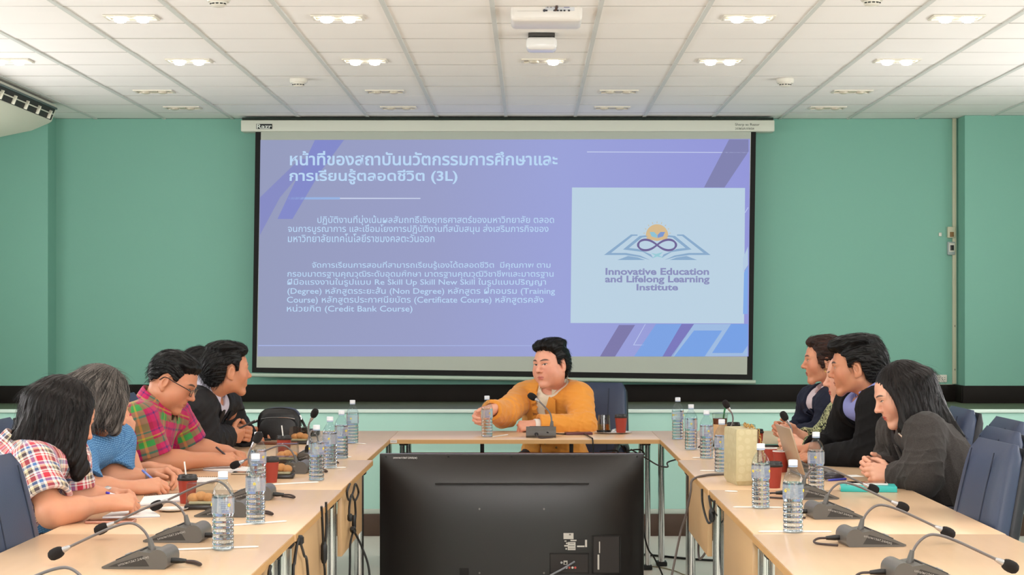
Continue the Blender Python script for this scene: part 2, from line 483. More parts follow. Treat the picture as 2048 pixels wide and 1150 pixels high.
obj('louvre', G().box((ax - .004, (y0 + y1) / 2, za - .066), (.012, y1 - y0 - .08, .008), .002, Matrix.Rotation(.36, 3, 'Y')), M_ac, ac)
obj('front_bar', G().box((ax + .003, (y0 + y1) / 2, za - .024), (.01, y1 - y0, .014), .003), mat('ac_band', (70, 84, 88), .3), ac)
# ---------------------------------------------------------------- projection screen with its slide
YS = 12.74
def Q(pts, dy=0.0, th=.0006):
    'prism from photo-plane points, dy in front of the fabric'
    return [W(px, py, YS) + Vector((0, -dy, 0)) for px, py in pts]
def sheet(pts, dy):
    return G().prism(Q(pts, dy), (0, .0006, 0))
scr = thing('projection_screen', 'large black bordered projection screen showing a purple slide', 'projection screen', (0, 0, 0))
M_case = mat('screen_case', (214, 216, 200), .45)
a = W(483, 241, YS); b = W(1548, 264, YS)
obj('case', G().box(((a.x + b.x) / 2, YS + .03, (a.z + b.z) / 2), (b.x - a.x, .13, a.z - b.z), .008), M_case, scr)
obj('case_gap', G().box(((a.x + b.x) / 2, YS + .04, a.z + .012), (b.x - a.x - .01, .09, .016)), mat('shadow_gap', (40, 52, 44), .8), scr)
obj('border', sheet([(511, 262), (1512, 262), (1505, 760), (504, 745)], 0), mat('screen_black', (16, 15, 13), .8), scr)
obj('fabric', sheet([(522, 262), (1502, 262), (1494, 749), (513, 735)], .001), mat('screen_white', (184, 190, 178), .8), scr)
a = W(498, 748, YS); b = W(1511, 764, YS)
g = G().tube([W(497, 750, YS), W(1511, 764, YS)], .014, 12)
obj('bottom_bar', g, mat('screen_bar', (178, 196, 178), .5), scr)
def lit(nm, col, base=0.10, k=0.78):
    'projected light on the fabric'
    return mat(nm, tuple(int(255 * base) for _ in range(3)), .8, spec=.1, emit=col, es=k)
# the slide, softly graded from grey lavender to blue violet as in the projected picture
m = lit('slide_ground', (150, 155, 205))
nt = m.node_tree; bs = nt.nodes['Principled BSDF']
tc = nt.nodes.new('ShaderNodeTexCoord'); sp = nt.nodes.new('ShaderNodeSeparateXYZ')
nt.links.new(tc.outputs['Generated'], sp.inputs[0])
cr = nt.nodes.new('ShaderNodeValToRGB')
els = cr.color_ramp.elements
els[0].position = 0; els[0].color = (*s2l((158, 165, 200)), 1)
els[1].position = 1; els[1].color = (*s2l((156, 160, 230)), 1)
e = els.new(.35); e.color = (*s2l((162, 168, 212)), 1)
e = els.new(.62); e.color = (*s2l((164, 172, 230)), 1)
nt.links.new(sp.outputs[0], cr.inputs[0]); nt.links.new(cr.outputs[0], bs.inputs['Emission Color'])
sl = obj('projected_slide', sheet([(521, 280), (1500, 278), (1497, 713), (515, 713)], .002), m, scr)
def shape(name, pts, col, dy=.003): return obj(name, sheet(pts, dy), lit('slide_%s_%d_%d_%d' % (name, *col), col), sl)
shape('diagonal_band', [(630, 280), (688, 280), (640, 345), (585, 438), (555, 438)], (138, 146, 214))
shape('diagonal_band', [(520, 470), (520, 395), (600, 318), (625, 318), (560, 395)], (142, 148, 208))
shape('grey_band', [(1408, 375), (1458, 279), (1497, 279), (1497, 303), (1449, 375)], (136, 138, 186))
shape('grey_band', [(1200, 713), (1238, 650), (1270, 650), (1230, 713)], (132, 128, 180))
shape('blue_band', [(1268, 713), (1312, 648), (1363, 648), (1325, 713)], (132, 172, 240))
shape('purple_band', [(1325, 713), (1363, 648), (1388, 648), (1345, 713)], (130, 128, 200))
shape('pale_band', [(1342, 713), (1388, 648), (1442, 648), (1495, 648), (1495, 712)], (168, 198, 238))
shape('blue_band', [(1348, 713), (1388, 661), (1444, 661), (1409, 713)], (128, 172, 242), .0036)
shape('blue_band', [(1424, 706), (1462, 648), (1496, 648), (1496, 690), (1485, 706)], (126, 170, 242), .0036)
shape('side_block', [(1488, 545), (1496, 532), (1495, 628), (1486, 628)], (136, 180, 246), .0036)
shape('side_block', [(1486, 516), (1496, 493), (1496, 530), (1486, 545)], (190, 214, 240), .0036)
shape('thin_line', [(1174, 303), (1496, 304.5), (1496, 306), (1174, 304.8)], (206, 216, 250))
shape('thin_line', [(517, 690), (1070, 690.6), (1070, 692), (517, 692)], (176, 190, 240))
shape('thin_line', [(577, 394.5), (680, 394.5), (680, 399), (577, 399)], (160, 190, 240))
shape('thin_line', [(680, 395.5), (841, 395.8), (841, 397.8), (680, 398)], (214, 224, 250))
shape('outline', [(1266, 690.5), (1290, 648), (1291.5, 648), (1268.5, 689.3), (1288, 689.5), (1287, 690.8)], (196, 208, 250))
shape('outline', [(1489, 425), (1496, 414), (1497, 415.5), (1490.5, 426)], (196, 208, 250))
panel = shape('logo_panel', [(1144, 375), (1490, 376), (1488, 647), (1141, 646)], (198, 222, 240))
MT = lit('slide_lettering', (190, 220, 250), .1, .85)
def letters(name, body, x0, y0, x1, y1, m, dy=.0045, bold=0.0, par=None):
    'lettering whose ink box is x0..x1, y0..y1 in the photo'
    a = W(x0, y1, YS); b = W(x1, y0, YS)
    me = text_mesh(body, b.x - a.x, b.z - a.z, bold)
    o = obj(name, me, m, par or sl)
    o.rotation_euler = (PI / 2, 0, 0); o.location = (a.x, YS - dy, a.z)
    return o
letters('heading', 'หน้าที่ของสถาบันนวัตกรรมการศึกษาและ', 580, 302, 1115, 331, MT, bold=.02)
letters('heading', 'การเรียนรู้ตลอดชีวิต (3L)', 579, 338, 915, 369, MT, bold=.02)
for bd, x0, x1, yc in (('ปฏิบัติงานที่มุ่งเน้นผลสัมฤทธิ์เชิงยุทธศาสตร์ของมหาวิทยาลัย ตลอด', 635, 1108, 443), ('จนการบูรณาการ และเชื่อมโยงการปฏิบัติงานที่สนับสนุน ส่งเสริมภารกิจของ', 576, 1097, 461),
                       ('มหาวิทยาลัยเทคโนโลยีราชมงคลตะวันออก', 576, 869, 478), ('จัดการเรียนการสอนที่สามารถเรียนรู้เองได้ตลอดชีวิต  มีคุณภาพ ตาม', 624, 1101, 533),
                       ('กรอบมาตรฐานคุณวุฒิระดับอุดมศึกษา มาตรฐานคุณวุฒิวิชาชีพและมาตรฐาน', 575, 1107, 551), ('ฝีมือแรงงานในรูปแบบ Re Skill Up Skill New Skill ในรูปแบบปริญญา', 575, 1092, 567),
                       ('(Degree) หลักสูตรระยะสั้น (Non Degree) หลักสูตร ฝึกอบรม (Training', 575, 1110, 585), ('Course) หลักสูตรประกาศนียบัตร (Certificate Course) หลักสูตรคลัง', 574, 1087, 603),
                       ('หน่วยกิต (Credit Bank Course)', 574, 825, 620)):
    h = 20 if yc < 470 else 17
    if 'Degree' in bd or 'Course' in bd: h = 18
    letters('body_text', bd, x0, yc - h * .62, x1, yc + h * .38, MT, bold=.006)
ML = lit('slide_logo_lettering', (146, 150, 196), .1, .8)
letters('logo_lettering', 'Innovative Education', 1211, 536, 1418, 550, ML, bold=.03, par=sl)
letters('logo_lettering', 'and Lifelong Learning', 1210, 551, 1419, 569, ML, bold=.03, par=sl)
letters('logo_lettering', 'Institute', 1273, 568, 1356, 581, ML, bold=.03, par=sl)
# emblem: open book, rising sun, leaves and a looped band
def emb(name, pts, col, dy=.0042): return obj(name, sheet(pts, dy), lit('emblem_%d_%d_%d' % col, col), sl)
bk = (146, 180, 214)
for sg in (1, -1):
    cx = 1314.5
    f = lambda P: [(cx + sg * (x - cx), y) for x, y in (P if sg == 1 else P[::-1])]
    emb('book_page', f([(1208, 510), (1262, 469), (1275, 469), (1275, 471.5), (1265, 472), (1222, 506), (1252, 506), (1280, 511), (1300, 520), (1278, 514), (1250, 510)]), bk)
    emb('book_page', f([(1246, 499), (1279, 472), (1292, 470.5), (1296, 474), (1284, 475), (1258, 496), (1276, 498), (1302, 509), (1306, 516), (1286, 504)]), bk)
    emb('book_page', f([(1235, 520), (1256, 512), (1276, 515), (1290, 520)]), bk)
    emb('leaf', f([(1314, 476), (1303, 473), (1299, 464), (1308, 464), (1314, 470)]), (150, 205, 225) if sg == 1 else (130, 160, 220), .0048)
ang = [PI + PI * i / 20 for i in range(21)]
sun = [(1314 + 22.5 * math.cos(t), 471 + 22.5 * math.sin(t)) for t in ang]
emb('sun', sun + [(1334, 478), (1314, 482), (1294, 478)], (226, 196, 150))
for i in range(9):
    t = PI + PI * (i + .5) / 9; c_, s_ = math.cos(t), math.sin(t)
    emb('sun_ray', [(1314 + 25 * c_ - s_, 471 + 25 * s_ + c_), (1314 + 25 * c_ + s_, 471 + 25 * s_ - c_), (1314 + 29 * c_, 471 + 29 * s_)], (214, 196, 160))
lp = []
for i in range(48):
    t = 2 * PI * i / 48; d = 1 + math.sin(t) ** 2
    lp.append(W(1314 + 38 * math.cos(t) / d * 1.0, 490 + 30 * math.sin(t) * math.cos(t) / d, YS) + Vector((0, -.005, 0)))
g = G()
ring = [[p + (Vector((0, 0, 1)) * math.cos(a_) + Vector((1, 0, 0)) * math.sin(a_)) * .008 * 1 for a_ in (0, PI / 2, PI, 1.5 * PI)] for p in lp + [lp[0]]]
g.ring_loft(ring, caps=False)
for v in g.bm.verts: v.co.y = YS - .005 + (v.co.y - (YS - .005)) * .05
obj('looped_band', g, lit('emblem_loop', (120, 110, 160)), sl)
emb('sprig', [(1302, 506), (1312, 508), (1326, 504), (1318, 511), (1328, 516), (1314, 513), (1304, 517), (1310, 511)], (160, 214, 226))
# maker marks on the case
a = W(514, 259, YS); b = W(546, 249, YS)
obj('maker_plate', G().prism(Q([(514, 249), (546, 249), (546, 259), (514, 259)], .0375), (0, .001, 0)), mat('plate_black', (25, 32, 28), .6), scr)
letters('maker_lettering', 'Razr', 515, 249.6, 545, 258.4, mat('plate_letters', (225, 230, 220), .6), .0385, .02, scr)
letters('maker_lettering', 'Sharp as Razor', 1469, 247.5, 1518, 254, mat('case_letters', (70, 78, 70), .6), .0362, .0, scr)
letters('maker_lettering', 'วท/พ/มค.ก/ผธพ', 1469, 255.5, 1507, 260.5, mat('case_letters', (70, 78, 70), .6), .0362, .0, scr)
# ---------------------------------------------------------------- tables
M_top = mat('table_laminate', (222, 188, 152), 0.27, spec=.5, noise=.05, nscale=3.0, stretch=(9, 1, 1))
M_topx = mat('table_laminate_across', (222, 188, 152), 0.27, spec=.5, noise=.05, nscale=3.0, stretch=(1, 9, 1))
M_edge = mat('table_edge', (196, 152, 98), 0.45)
M_panel = mat('modesty_panel', (204, 168, 124), 0.35, noise=.05, nscale=3, stretch=(1, 1, 6))
M_panelb = mat('brown_panel', (150, 88, 50), 0.4, noise=.08, nscale=4, stretch=(1, 6, 6))
M_chrome = mat('chrome', (215, 215, 215), 0.12, metal=1.0)
M_black = mat('black_plastic', (22, 22, 23), .35)
M_rubber = mat('black_rubber', (26, 25, 25), .6)
TH = .024
def leg(par, x, y, top=.70):
    g = G(); 
    for d in (-.02, .02): g.tube([(x, y + d, .02), (x, y + d, top)], .0165, 14)
    l = obj('leg', g, M_chrome, par)
    obj('foot', G().box((x, y, .0125), (.06, .085, .025), .006), M_rubber, l)
    obj('bracket', G().box((x, y, top + .012), (.055, .08, .026), .003), M_black, l)
def side_table(label, w, L, panel=True, gap=(.14, .42)):
    'origin: middle of the floor print; the inner long edge lies at -x'
    t = thing('conference_table', label, 'table', (0, 0, 0), 0, 'beech conference tables along the sides')
    obj('tabletop', G().box((0, 0, .75 - TH / 2), (w, L, TH), .002), M_top, t)
    g = G()
    for s in (-1, 1): g.box((s * (w / 2 + .0002), 0, .75 - TH / 2 - .0012), (.0016, L - .004, TH - .003))
    for s in (-1, 1): g.box((0, s * (L / 2 + .0002), .75 - TH / 2 - .0012), (w - .004, .0016, TH - .003))
    obj('edge_band', g, M_edge, t)
    if panel:
        obj('modesty_panel', G().box((-w / 2 + .021, (gap[0] - gap[1]) / 2, .60), (.018, L - sum(gap), .25), .001), M_panel, t)
    for y in (-L / 2 + gap[0] - .06, L / 2 - .17):
        for x in (-w / 2 + .045, w / 2 - .1): leg(t, x, y)
    return t
YB = [4.20, 5.64, 7.05, 8.47]
R_IN, R_OUT, L_IN, L_OUT = .683, 1.457, -.724, -1.50
tb = None
lab = {('r', 0): 'beech side table on the right closest to the camera, cut by the bottom edge', ('r', 1): 'beech side table on the right under the teal notebook',
       ('r', 2): 'beech side table on the right carrying the patterned gold bag', ('l', 0): 'beech side table on the left closest to the camera, cut by the bottom edge',
       ('l', 1): 'beech side table on the left in front of the two women writing', ('l', 2): 'beech side table on the left where the man in the plaid shirt writes'}
for side in 'rl':
    for i in range(3):
        y0, y1 = YB[i] + .001, YB[i + 1] - .001
        w = (R_OUT - R_IN) if side == 'r' else (L_IN - L_OUT)
        t = side_table(lab[side, i], w, y1 - y0)
        j = (.004 * (i % 2))
        if side == 'r': t.location = ((R_IN + R_OUT) / 2 + j, (y0 + y1) / 2, 0)
        else:
            t.location = ((L_IN + L_OUT) / 2 + j, (y0 + y1) / 2, 0)
            # mirrored: the inner edge is at +x
            for c in t.children:
                c.scale = (-1, 1, 1)
# corner tables
PY0, PY1, PX0, PX1 = 9.85, 10.56, -.753, .697
for side, lb in (('r', 'long beech corner table at the far right joining the head table'), ('l', 'long beech corner table at the far left joining the head table')):
    y0, y1 = 8.472, PY1
    x0, x1 = (PX1 + .001, 1.47) if side == 'r' else (-1.53, PX0 - .001)
    t = side_table(lb, x1 - x0, y1 - y0, False)
    t.location = ((x0 + x1) / 2, (y0 + y1) / 2, 0)
    if side == 'l':
        for c in t.children: c.scale = (-1, 1, 1)
# head table
ht = thing('head_table', 'beech head table where the man in the orange jacket sits', 'table', (0, 0, 0))
cx, cy = (PX0 + PX1) / 2, (PY0 + PY1) / 2; w, d = PX1 - PX0, PY1 - PY0
ht.location = (cx, cy, 0)
obj('tabletop', G().box((0, 0, .75 - TH / 2), (w, d, TH), .002), M_topx, ht)
obj('edge_band', G().box((0, -d / 2 - .0002, .75 - TH / 2 - .0012), (w - .002, .0016, TH - .003)), M_edge, ht)
obj('modesty_panel', G().box((-.02, .10, .44), (1.33, .018, .41), .001), M_panelb, ht)
for x in (-.24, .26): obj('panel_bracket', G().box((x, .10, .69), (.022, .012, .09), .001), M_black, ht)
for x in (-w / 2 + .06, w / 2 - .06):
    g = G()
    for dx in (-.018, .018): g.tube([(x + dx, .02, .02), (x + dx, .02, .70)], .0155, 14)
    l = obj('leg', g, M_chrome, ht)
    obj('foot', G().box((x, .02, .0125), (.085, .06, .025), .006), M_rubber, l)
    obj('bracket', G().box((x, -.02, .713), (.05, .2, .026), .003), M_black, l)
st_ = obj('maker_sticker', G().box((-w / 2 + .022, -d / 2 - .0015, .739), (.036, .001, .016)), mat('sticker_white', (222, 218, 214), .5), ht)
me = text_mesh('มทรบภ', .026, .007)
o = obj('sticker_lettering', me, mat('sticker_grey', (120, 116, 112), .6), st_); o.rotation_euler = (PI / 2, 0, 0); o.location = (-w / 2 + .009, -d / 2 - .0024, .7355)

# ---------------------------------------------------------------- television seen from behind
TVY = 8.57
tv = thing('television', 'large black flat television seen from behind in front of the head table', 'television')
M_tv = mat('tv_back', (26, 21, 19), .32, spec=.5, bump=.03, bscale=500)
def TP(px, py, dy=0): p = W(px, py, TVY); p.y = TVY - dy; return p
a = TP(760, 908); b = TP(1287, 1210)
xl, xr, zt, zb = a.x, b.x, a.z, .085
# back shell: a shallow dish that swells away from the rim
g = G(); N = 40
def shell(u, v):
    x = xl + (xr - xl) * u; z = zb + (zt - zb) * v
    e = min(u, 1 - u) * (xr - xl); f = min(1 - v, 9) * (zt - zb)
    k = 1 - math.exp(-max(0, e - .002) / .10); kk = 1 - math.exp(-max(0, f - .004) / .11)
    return Vector((x, TVY - .006 - .07 * k * kk, z))
us = [0, .004] + [.004 + .992 * (0.5 - .5 * math.cos(PI * i / N)) for i in range(1, N)] + [.996, 1]
grid = [[g.bm.verts.new(shell(u, v)) for u in us] for v in us]
for i in range(len(us) - 1):
    for j in range(len(us) - 1): g.bm.faces.new((grid[i][j], grid[i][j + 1], grid[i + 1][j + 1], grid[i + 1][j]))
obj('back_cover', g, M_tv, tv, 60)
obj('bezel', G().box(((xl + xr) / 2, TVY + .012, (zt + zb) / 2), (xr - xl + .002, .034, zt - zb + .004), .004), mat('tv_bezel', (120, 114, 118), .3, metal=.7), tv)
obj('front_glass', G().box(((xl + xr) / 2, TVY + .030, (zt + zb) / 2), (xr - xl - .012, .003, zt - zb - .012)), mat('tv_glass', (10, 10, 12), .1), tv)
M_hole = mat('screw_black', (8, 8, 8), .6)
for px in (772, 897, 1023, 1148, 1274):
    p = TP(px, 912.6); p.y = TVY - .0115
    obj('screw', G().lathe([(.0001, 0), (.0045, 0), (.0045, .004), (.0001, .004)], 12, Matrix.Translation(p) @ Matrix.Rotation(PI / 2, 4, 'X')), M_hole, tv)
SH = TVY - .0755
def on_tv(px, py, dy=.001): p = W(px, py, SH); p.y = SH - dy; return p
def tv_box(name, x0, y0, x1, y1, m, th=.003, dy=.0015, bev=0, par=None):
    a = on_tv(x0, y0); b = on_tv(x1, y1)
    return obj(name, G().box(((a.x + b.x) / 2, SH - dy, (a.z + b.z) / 2), (b.x - a.x, th, a.z - b.z), bev), m, par or tv)
M_slot = mat('tv_slot', (20, 17, 16), .7); M_rec = mat('tv_recess', (38, 32, 30), .55)
tv_box('vent_slot', 870, 966, 1178, 969, M_slot, .006)
for px, py in ((959, 1018), (1088, 1018), (959, 1146), (1088, 1146)):
    p = on_tv(px, py)
    obj('mount_hole', G().lathe([(.0025, 0), (.0045, 0), (.0045, .002), (.0025, .002)], 12, Matrix.Translation(p) @ Matrix.Rotation(PI / 2, 4, 'X')), mat('hole_rim', (110, 104, 100), .4, metal=.5), tv)
def frame(name, x0, y0, x1, y1, wpx=2.5):
    g = G(); 
    for (p0, p1, q0, q1) in ((x0, y0, x1, y0 + wpx), (x0, y1 - wpx, x1, y1), (x0, y0, x0 + wpx, y1), (x1 - wpx, y0, x1, y1)):
        a = on_tv(p0, p1); b = on_tv(q0, q1)
        g.box(((a.x + b.x) / 2, SH - .001, (a.z + b.z) / 2), (b.x - a.x, .004, a.z - b.z), .001)
    return obj(name, g, M_slot, tv)
pb = tv_box('port_bay', 1100, 1107, 1176, 1145, M_rec, .002); frame('port_bay_rim', 1099, 1106, 1178, 1147)
tv_box('side_bay', 1187, 1073, 1238, 1145, M_rec, .002); frame('side_bay_rim', 1184, 1071, 1242, 1147)
tv_box('power_inlet', 919, 1136, 937, 1152, M_slot, .004, .002, .001)
tv_box('network_port', 1127, 1121, 1135, 1129, mat('port_silver', (190, 186, 178), .4), .004, .003, 0)
tv_box('network_socket', 1129, 1124, 1133, 1128, M_hole, .004, .004, 0)
for px, cl in ((1133, (200, 200, 200)), (1139, (190, 80, 70)), (1145, (215, 210, 200)), (1150.5, (200, 84, 74)), (1123, (180, 180, 180))):
    p = on_tv(px, 1135 if px > 1124 else 1125, .002)
    obj('audio_jack', G().lathe([(.0022, 0), (.0052, 0), (.0052, .004), (.0022, .004)], 12, Matrix.Translation(p) @ Matrix.Rotation(PI / 2, 4, 'X')), mat('jack_%d_%d_%d' % cl, cl, .4), tv)
M_stk = mat('label_white', (205, 200, 192), .5)
tv_box('sticker', 1127, 1066, 1147, 1078, M_stk)
tv_box('sticker_mark', 1138, 1067.5, 1142, 1070.5, mat('sticker_grey', (120, 116, 112), .6), .003, .002)
s_ = tv_box('rating_label', 1128, 1079, 1174, 1101, mat('label_black', (30, 26, 25), .5), .002, .0012)
for r in ((1141, 1079.5, 1153, 1082), (1135.5, 1084, 1151, 1100), (1128.5, 1090, 1136, 1093), (1154, 1091, 1169, 1094), (1170, 1079.5, 1174, 1094), (1129, 1081, 1133, 1083), (1132, 1085, 1135, 1088), (1131, 1096, 1134, 1099)):
    tv_box('label_patch', *r, M_stk, .002, .002, 0, s_)
for r in ((1137, 1090.5, 1149, 1092), (1139, 1086, 1148, 1087), (1137, 1096, 1150, 1097)): tv_box('label_print', *r, mat('sticker_grey', (120, 116, 112), .6), .002, .0026, 0, s_)
tv_box('strip_label', 1198, 1083, 1200, 1106, M_stk); tv_box('strip_label', 1195, 1109, 1198.5, 1139, M_stk)
a = W(786, 915.5, TVY - .022)
me = text_mesh('วทก/พ/1567.2/65(พ)', 48 / 429, 5.6 / 429)
o = obj('asset_lettering', me, mat('asset_white', (228, 224, 220), .5), tv)
o.location = (a.x, TVY - .0285, a.z - .006); o.rotation_euler = (PI / 2 - .72, 0, 0)
g = G(); 
for x in (xl + .2, xr - .2):
    g = G().tube([(x, TVY + .01, .1), (x, TVY - .13, .012)], .012, 8); g.tube([(x, TVY + .01, .1), (x, TVY + .13, .012)], .012, 8)
    obj('stand_foot', g, M_black, tv)
p1 = on_tv(1149, 1123, .006); p2 = on_tv(1125, 1136, .03); p3 = on_tv(1098, 1150, .045); p4 = on_tv(1070, 1172, .05)
o = obj('braided_cable', G().tube(spline([p1, p2, p3, p4, Vector((p4.x - .1, p4.y - .02, .01))]), .0045, 8), mat('braid', (130, 132, 138), .5, noise=.5, nscale=90))
tag(o, 'grey braided cable plugged into the back of the television', 'cable')
# ---------------------------------------------------------------- office chairs
M_leather = mat('navy_leather', (50, 60, 84), .42, spec=.5, bump=.12, bscale=260)
M_leather_side = mat('black_leather_side', (22, 24, 32), .45, bump=.1, bscale=260)
M_seam = mat('seam_navy', (32, 40, 58), .6)
def chair():
    'faces +y in its own frame'
    t = thing('office_chair', 'x', 'chair', (0, 0, 0), 0, 'navy leather office chairs around the tables')
    def pad(name, w, h, th, m, par, tf, bul=.02, n=14):
        g = G(); rings = []
        for i in range(n + 1):
            u = i / n; v = u * 2 - 1
            rr = (1 - abs(v) ** 5) ** .2 if abs(v) < 1 else 0
            ww = w * (.5 * (.90 + .10 * rr)) * (1 - .08 * max(0, v)); hh = v * h / 2
            tt = th / 2 * (max(.05, 1 - abs(v) ** 6) ** .4) + 0
            ring = []
            for k in range(28):
                a = 2 * PI * k / 28
                cs, sn = math.cos(a), math.sin(a)
                x = ww * math.copysign(abs(cs) ** .35, cs); y = tt * math.copysign(abs(sn) ** .55, sn)
                if sn > 0: y += bul * (1 - (x / max(ww, 1e-6)) ** 2) * (1 - v * v)
                ring.append(tf(Vector((x, y, hh))))
            rings.append(ring)
        return obj(name, g.ring_loft(rings), m, par, 50)
    Rb = Matrix.Rotation(.20, 3, 'X')
    tb_ = lambda v: Rb @ v + Vector((0, -.225, .715))
    b = pad('backrest', .47, .58, .085, M_leather, t, tb_, .012)
    pad('back_shell', .475, .56, .06, M_leather_side, t, lambda v: Rb @ v + Vector((0, -.262, .71)), 0)
    g = G()
    for x in (-.13, .13):
        pts = [tb_(Vector((x * (1 - .06 * k / 8), .0425 + .012 * (1 - (x / .25) ** 2) * (1 - ((k - 4) / 4.6) ** 2), -.25 + .0625 * k))) for k in range(9)]
        g.tube(pts, .0022, 6)
    obj('seam', g, M_seam, b)
    pad('seat', .47, .48, .10, M_leather, t, lambda v: Vector((v.x, v.z + .02, v.y + .375)), .015)
    for s in (-1, 1):
        g = G().tube(spline([(s * .235, -.16, .39), (s * .245, -.19, .56), (s * .248, -.13, .635), (s * .248, .02, .65), (s * .245, .12, .61), (s * .24, .14, .47), (s * .22, .12, .38)], 5), .018, 10)
        arm = obj('armrest', g, M_black, t)
        obj('arm_pad', G().box((s * .246, -.03, .662), (.05, .22, .028), .012), M_leather_side, arm)
    obj('gas_post', G().tube([(0, 0, .09), (0, 0, .32)], .025, 12), M_black, t)
    for k in range(5):
        a = 2 * PI * k / 5 + .3
        l = obj('base_leg', G().tube([(0, 0, .1), (.28 * math.cos(a), .28 * math.sin(a), .065)], [.03, .018], 8), M_black, t)
        obj('castor', G().sphere((.28 * math.cos(a), .28 * math.sin(a), .03), .03, 10, (1, .8, 1)), M_rubber, l)
    return t
ch0 = chair()
CHAIRS = [  # x, y, facing (rotation), label
    (.30, 11.02, PI - .28, 'navy chair behind the man in the orange jacket'),
    (1.285, 6.14, PI / 2 + .06, 'empty navy chair closest to the camera at the right edge'),
    (1.47, 6.80, PI / 2 + .03, 'empty navy chair pulled back between the grey blazer and the nearest empty chair'),
    (1.66, 7.44, PI / 2, 'navy chair under the woman in the grey blazer'),
    (1.67, 8.30, PI / 2, 'navy chair under the man in the black suit at the right'),
    (1.64, 8.94, PI / 2, 'navy chair mostly hidden behind the man in the black suit'),
    (1.64, 9.56, PI / 2, 'navy chair under the woman in the navy blazer'),
    (-1.325, 5.42, -PI / 2 - .06, 'empty navy chair closest to the camera at the left edge'),
    (-1.80, 6.02, -PI / 2 - .12, 'navy chair under the woman in the checked shirt'),
    (-1.95, 6.80, -PI / 2, 'navy chair under the grey haired woman in the blue shirt'),
    (-1.86, 7.36, -PI / 2, 'navy chair under the person hidden behind the grey haired woman'),
    (-1.86, 7.95, -PI / 2, 'navy chair under the man in the magenta plaid shirt'),
    (-1.86, 9.02, -PI / 2, 'navy chair under the man in the black suit at the left'),
    (-1.86, 9.72, -PI / 2, 'navy chair under the man hidden behind the suited man'),
]
for i, (x, y, r, lb) in enumerate(CHAIRS):
    if i == 0: ch0.location = (x, y, 0); ch0.rotation_euler = (0, 0, r); ch0['label'] = lb
    else: dup(ch0, (x, y, 0), r, lb)
# ---------------------------------------------------------------- things on the tables
TZ = .7503
M_mic = mat('mic_grey', (92, 88, 84), .38, spec=.5)
M_micd = mat('mic_dark', (52, 49, 47), .45)
M_foam = mat('mic_foam', (26, 22, 22), .95, bump=.6, bscale=900)
M_neck = mat('mic_neck', (112, 106, 106), .35, metal=.3)
M_ferrule = mat('mic_ferrule', (178, 176, 178), .25, metal=.7)
def mic(path, label, group='grey gooseneck microphones on the tables', ring=False):
    'base with its thin tip towards +x'
    t = thing('gooseneck_microphone', label, 'microphone', (0, 0, 0), 0, group)
    hw = .065
    prof = []
    for k in range(9):
        a = PI * 1.0 - PI * .78 * k / 8
        prof.append((-.052 + .026 * math.cos(a), .026 + .026 * math.sin(a) * 1.0))
    prof += [(.0, .0475), (.06, .022), (.098, .006), (.098, .002), (.09, 0), (-.07, 0), (-.078, .01)]
    b = obj('base', G().prism([(x, -hw, z) for x, z in prof], (0, 2 * hw, 0)), M_mic, t, 30)
    for s in (-1, 1):
        g = G().prism([(x, s * (hw + .0006), z) for x, z in ((-.03, .008), (-.012, .036), (.06, .014), (.08, .006))], (0, .0004, 0))
        obj('side_panel', g, M_micd, b)
    R = Matrix.Rotation(.385, 3, 'Y')
    obj('control_plate', G().box((.03, 0, .0355), (.075, .1, .003), .001, R), M_micd, b)
    obj('button', G().box((.05, -.02, .0295), (.014, .022, .004), .001, R), mat('button_grey', (150, 148, 146), .5), b)
    lt = obj('base_lettering', text_mesh('มทร/พ/1567.2/64(พ)', .085, .008), mat('mic_letters', (176, 172, 168), .6), b)
    lt.rotation_euler = (PI / 2, .27, 0); lt.location = (-.028, -hw - .0015, .028)
    lt2 = obj('base_lettering', lt.data, None, b); lt2.rotation_euler = (PI / 2, -.27, PI); lt2.location = (.052, hw + .0015, .006)
    pts = spline([Vector(p) for p in path], 8)
    n = obj('neck', G().tube(pts, .0038, 10), M_neck, t)
    obj('boot', G().tube([pts[0] + (pts[1] - pts[0]).normalized() * d for d in (-.006, .012, .04)], [.0105, .0095, .006], 14), M_mic, n)
    d = (pts[-1] - pts[-2]).normalized(); e = pts[-1]
    obj('ferrule', G().tube([e - d * .022, e - d * .01, e + d * .004], [.0045, .0075, .009], 14), M_ferrule, n)
    if ring: obj('light_ring', G().tube([e + d * .002, e + d * .008], [.0098, .0098], 14), mat('ring_red', (220, 60, 50), .4, emit=(255, 70, 60), es=1.2), n)
    g = G(); L = .044; q = d.to_track_quat('Z', 'Y').to_matrix().to_4x4()
    prof = [(.0085, 0), (.0125, .004), (.0155, .012), (.0165, .022), (.0155, .033), (.0115, .041), (.005, .0445), (.0005, .045)]
    g.lathe(prof, 18, Matrix.Translation(e) @ q)
    obj('foam_head', g, M_foam, n, 60)
    pl = obj('plug', G().tube([(-.075, .02, .018), (-.092, .02, .018), (-.118, .02, .017)], [.0075, .0085, .0055], 12), M_black, t)
    obj('lead', G().tube(spline([(-.116, .02, .017), (-.14, .02, .016), (-.155, .015, .009), (-.15, -.0, .0042), (-.125, -.03, .0042), (-.10, -.05, .0042)], 6), .0035, 8), mat('lead_dark', (58, 46, 46), .5), pl)
    return t
REACH = [(-.022, 0, .036), (-.016, 0, .062), (.0, 0, .092), (.026, 0, .112), (.055, 0, .113), (.10, 0, .098), (.17, 0, .066), (.222, 0, .041)]
UP = [(-.022, 0, .036), (-.012, 0, .08), (.012, 0, .13), (.012, 0, .17), (-.008, 0, .205)]
FWD = [(-.022, 0, .036), (-.016, .0, .09), (-.0, .02, .125), (.012, .04, .12), (.02, .055, .085), (.02, .06, .06)]
mr = mic(REACH, 'x')
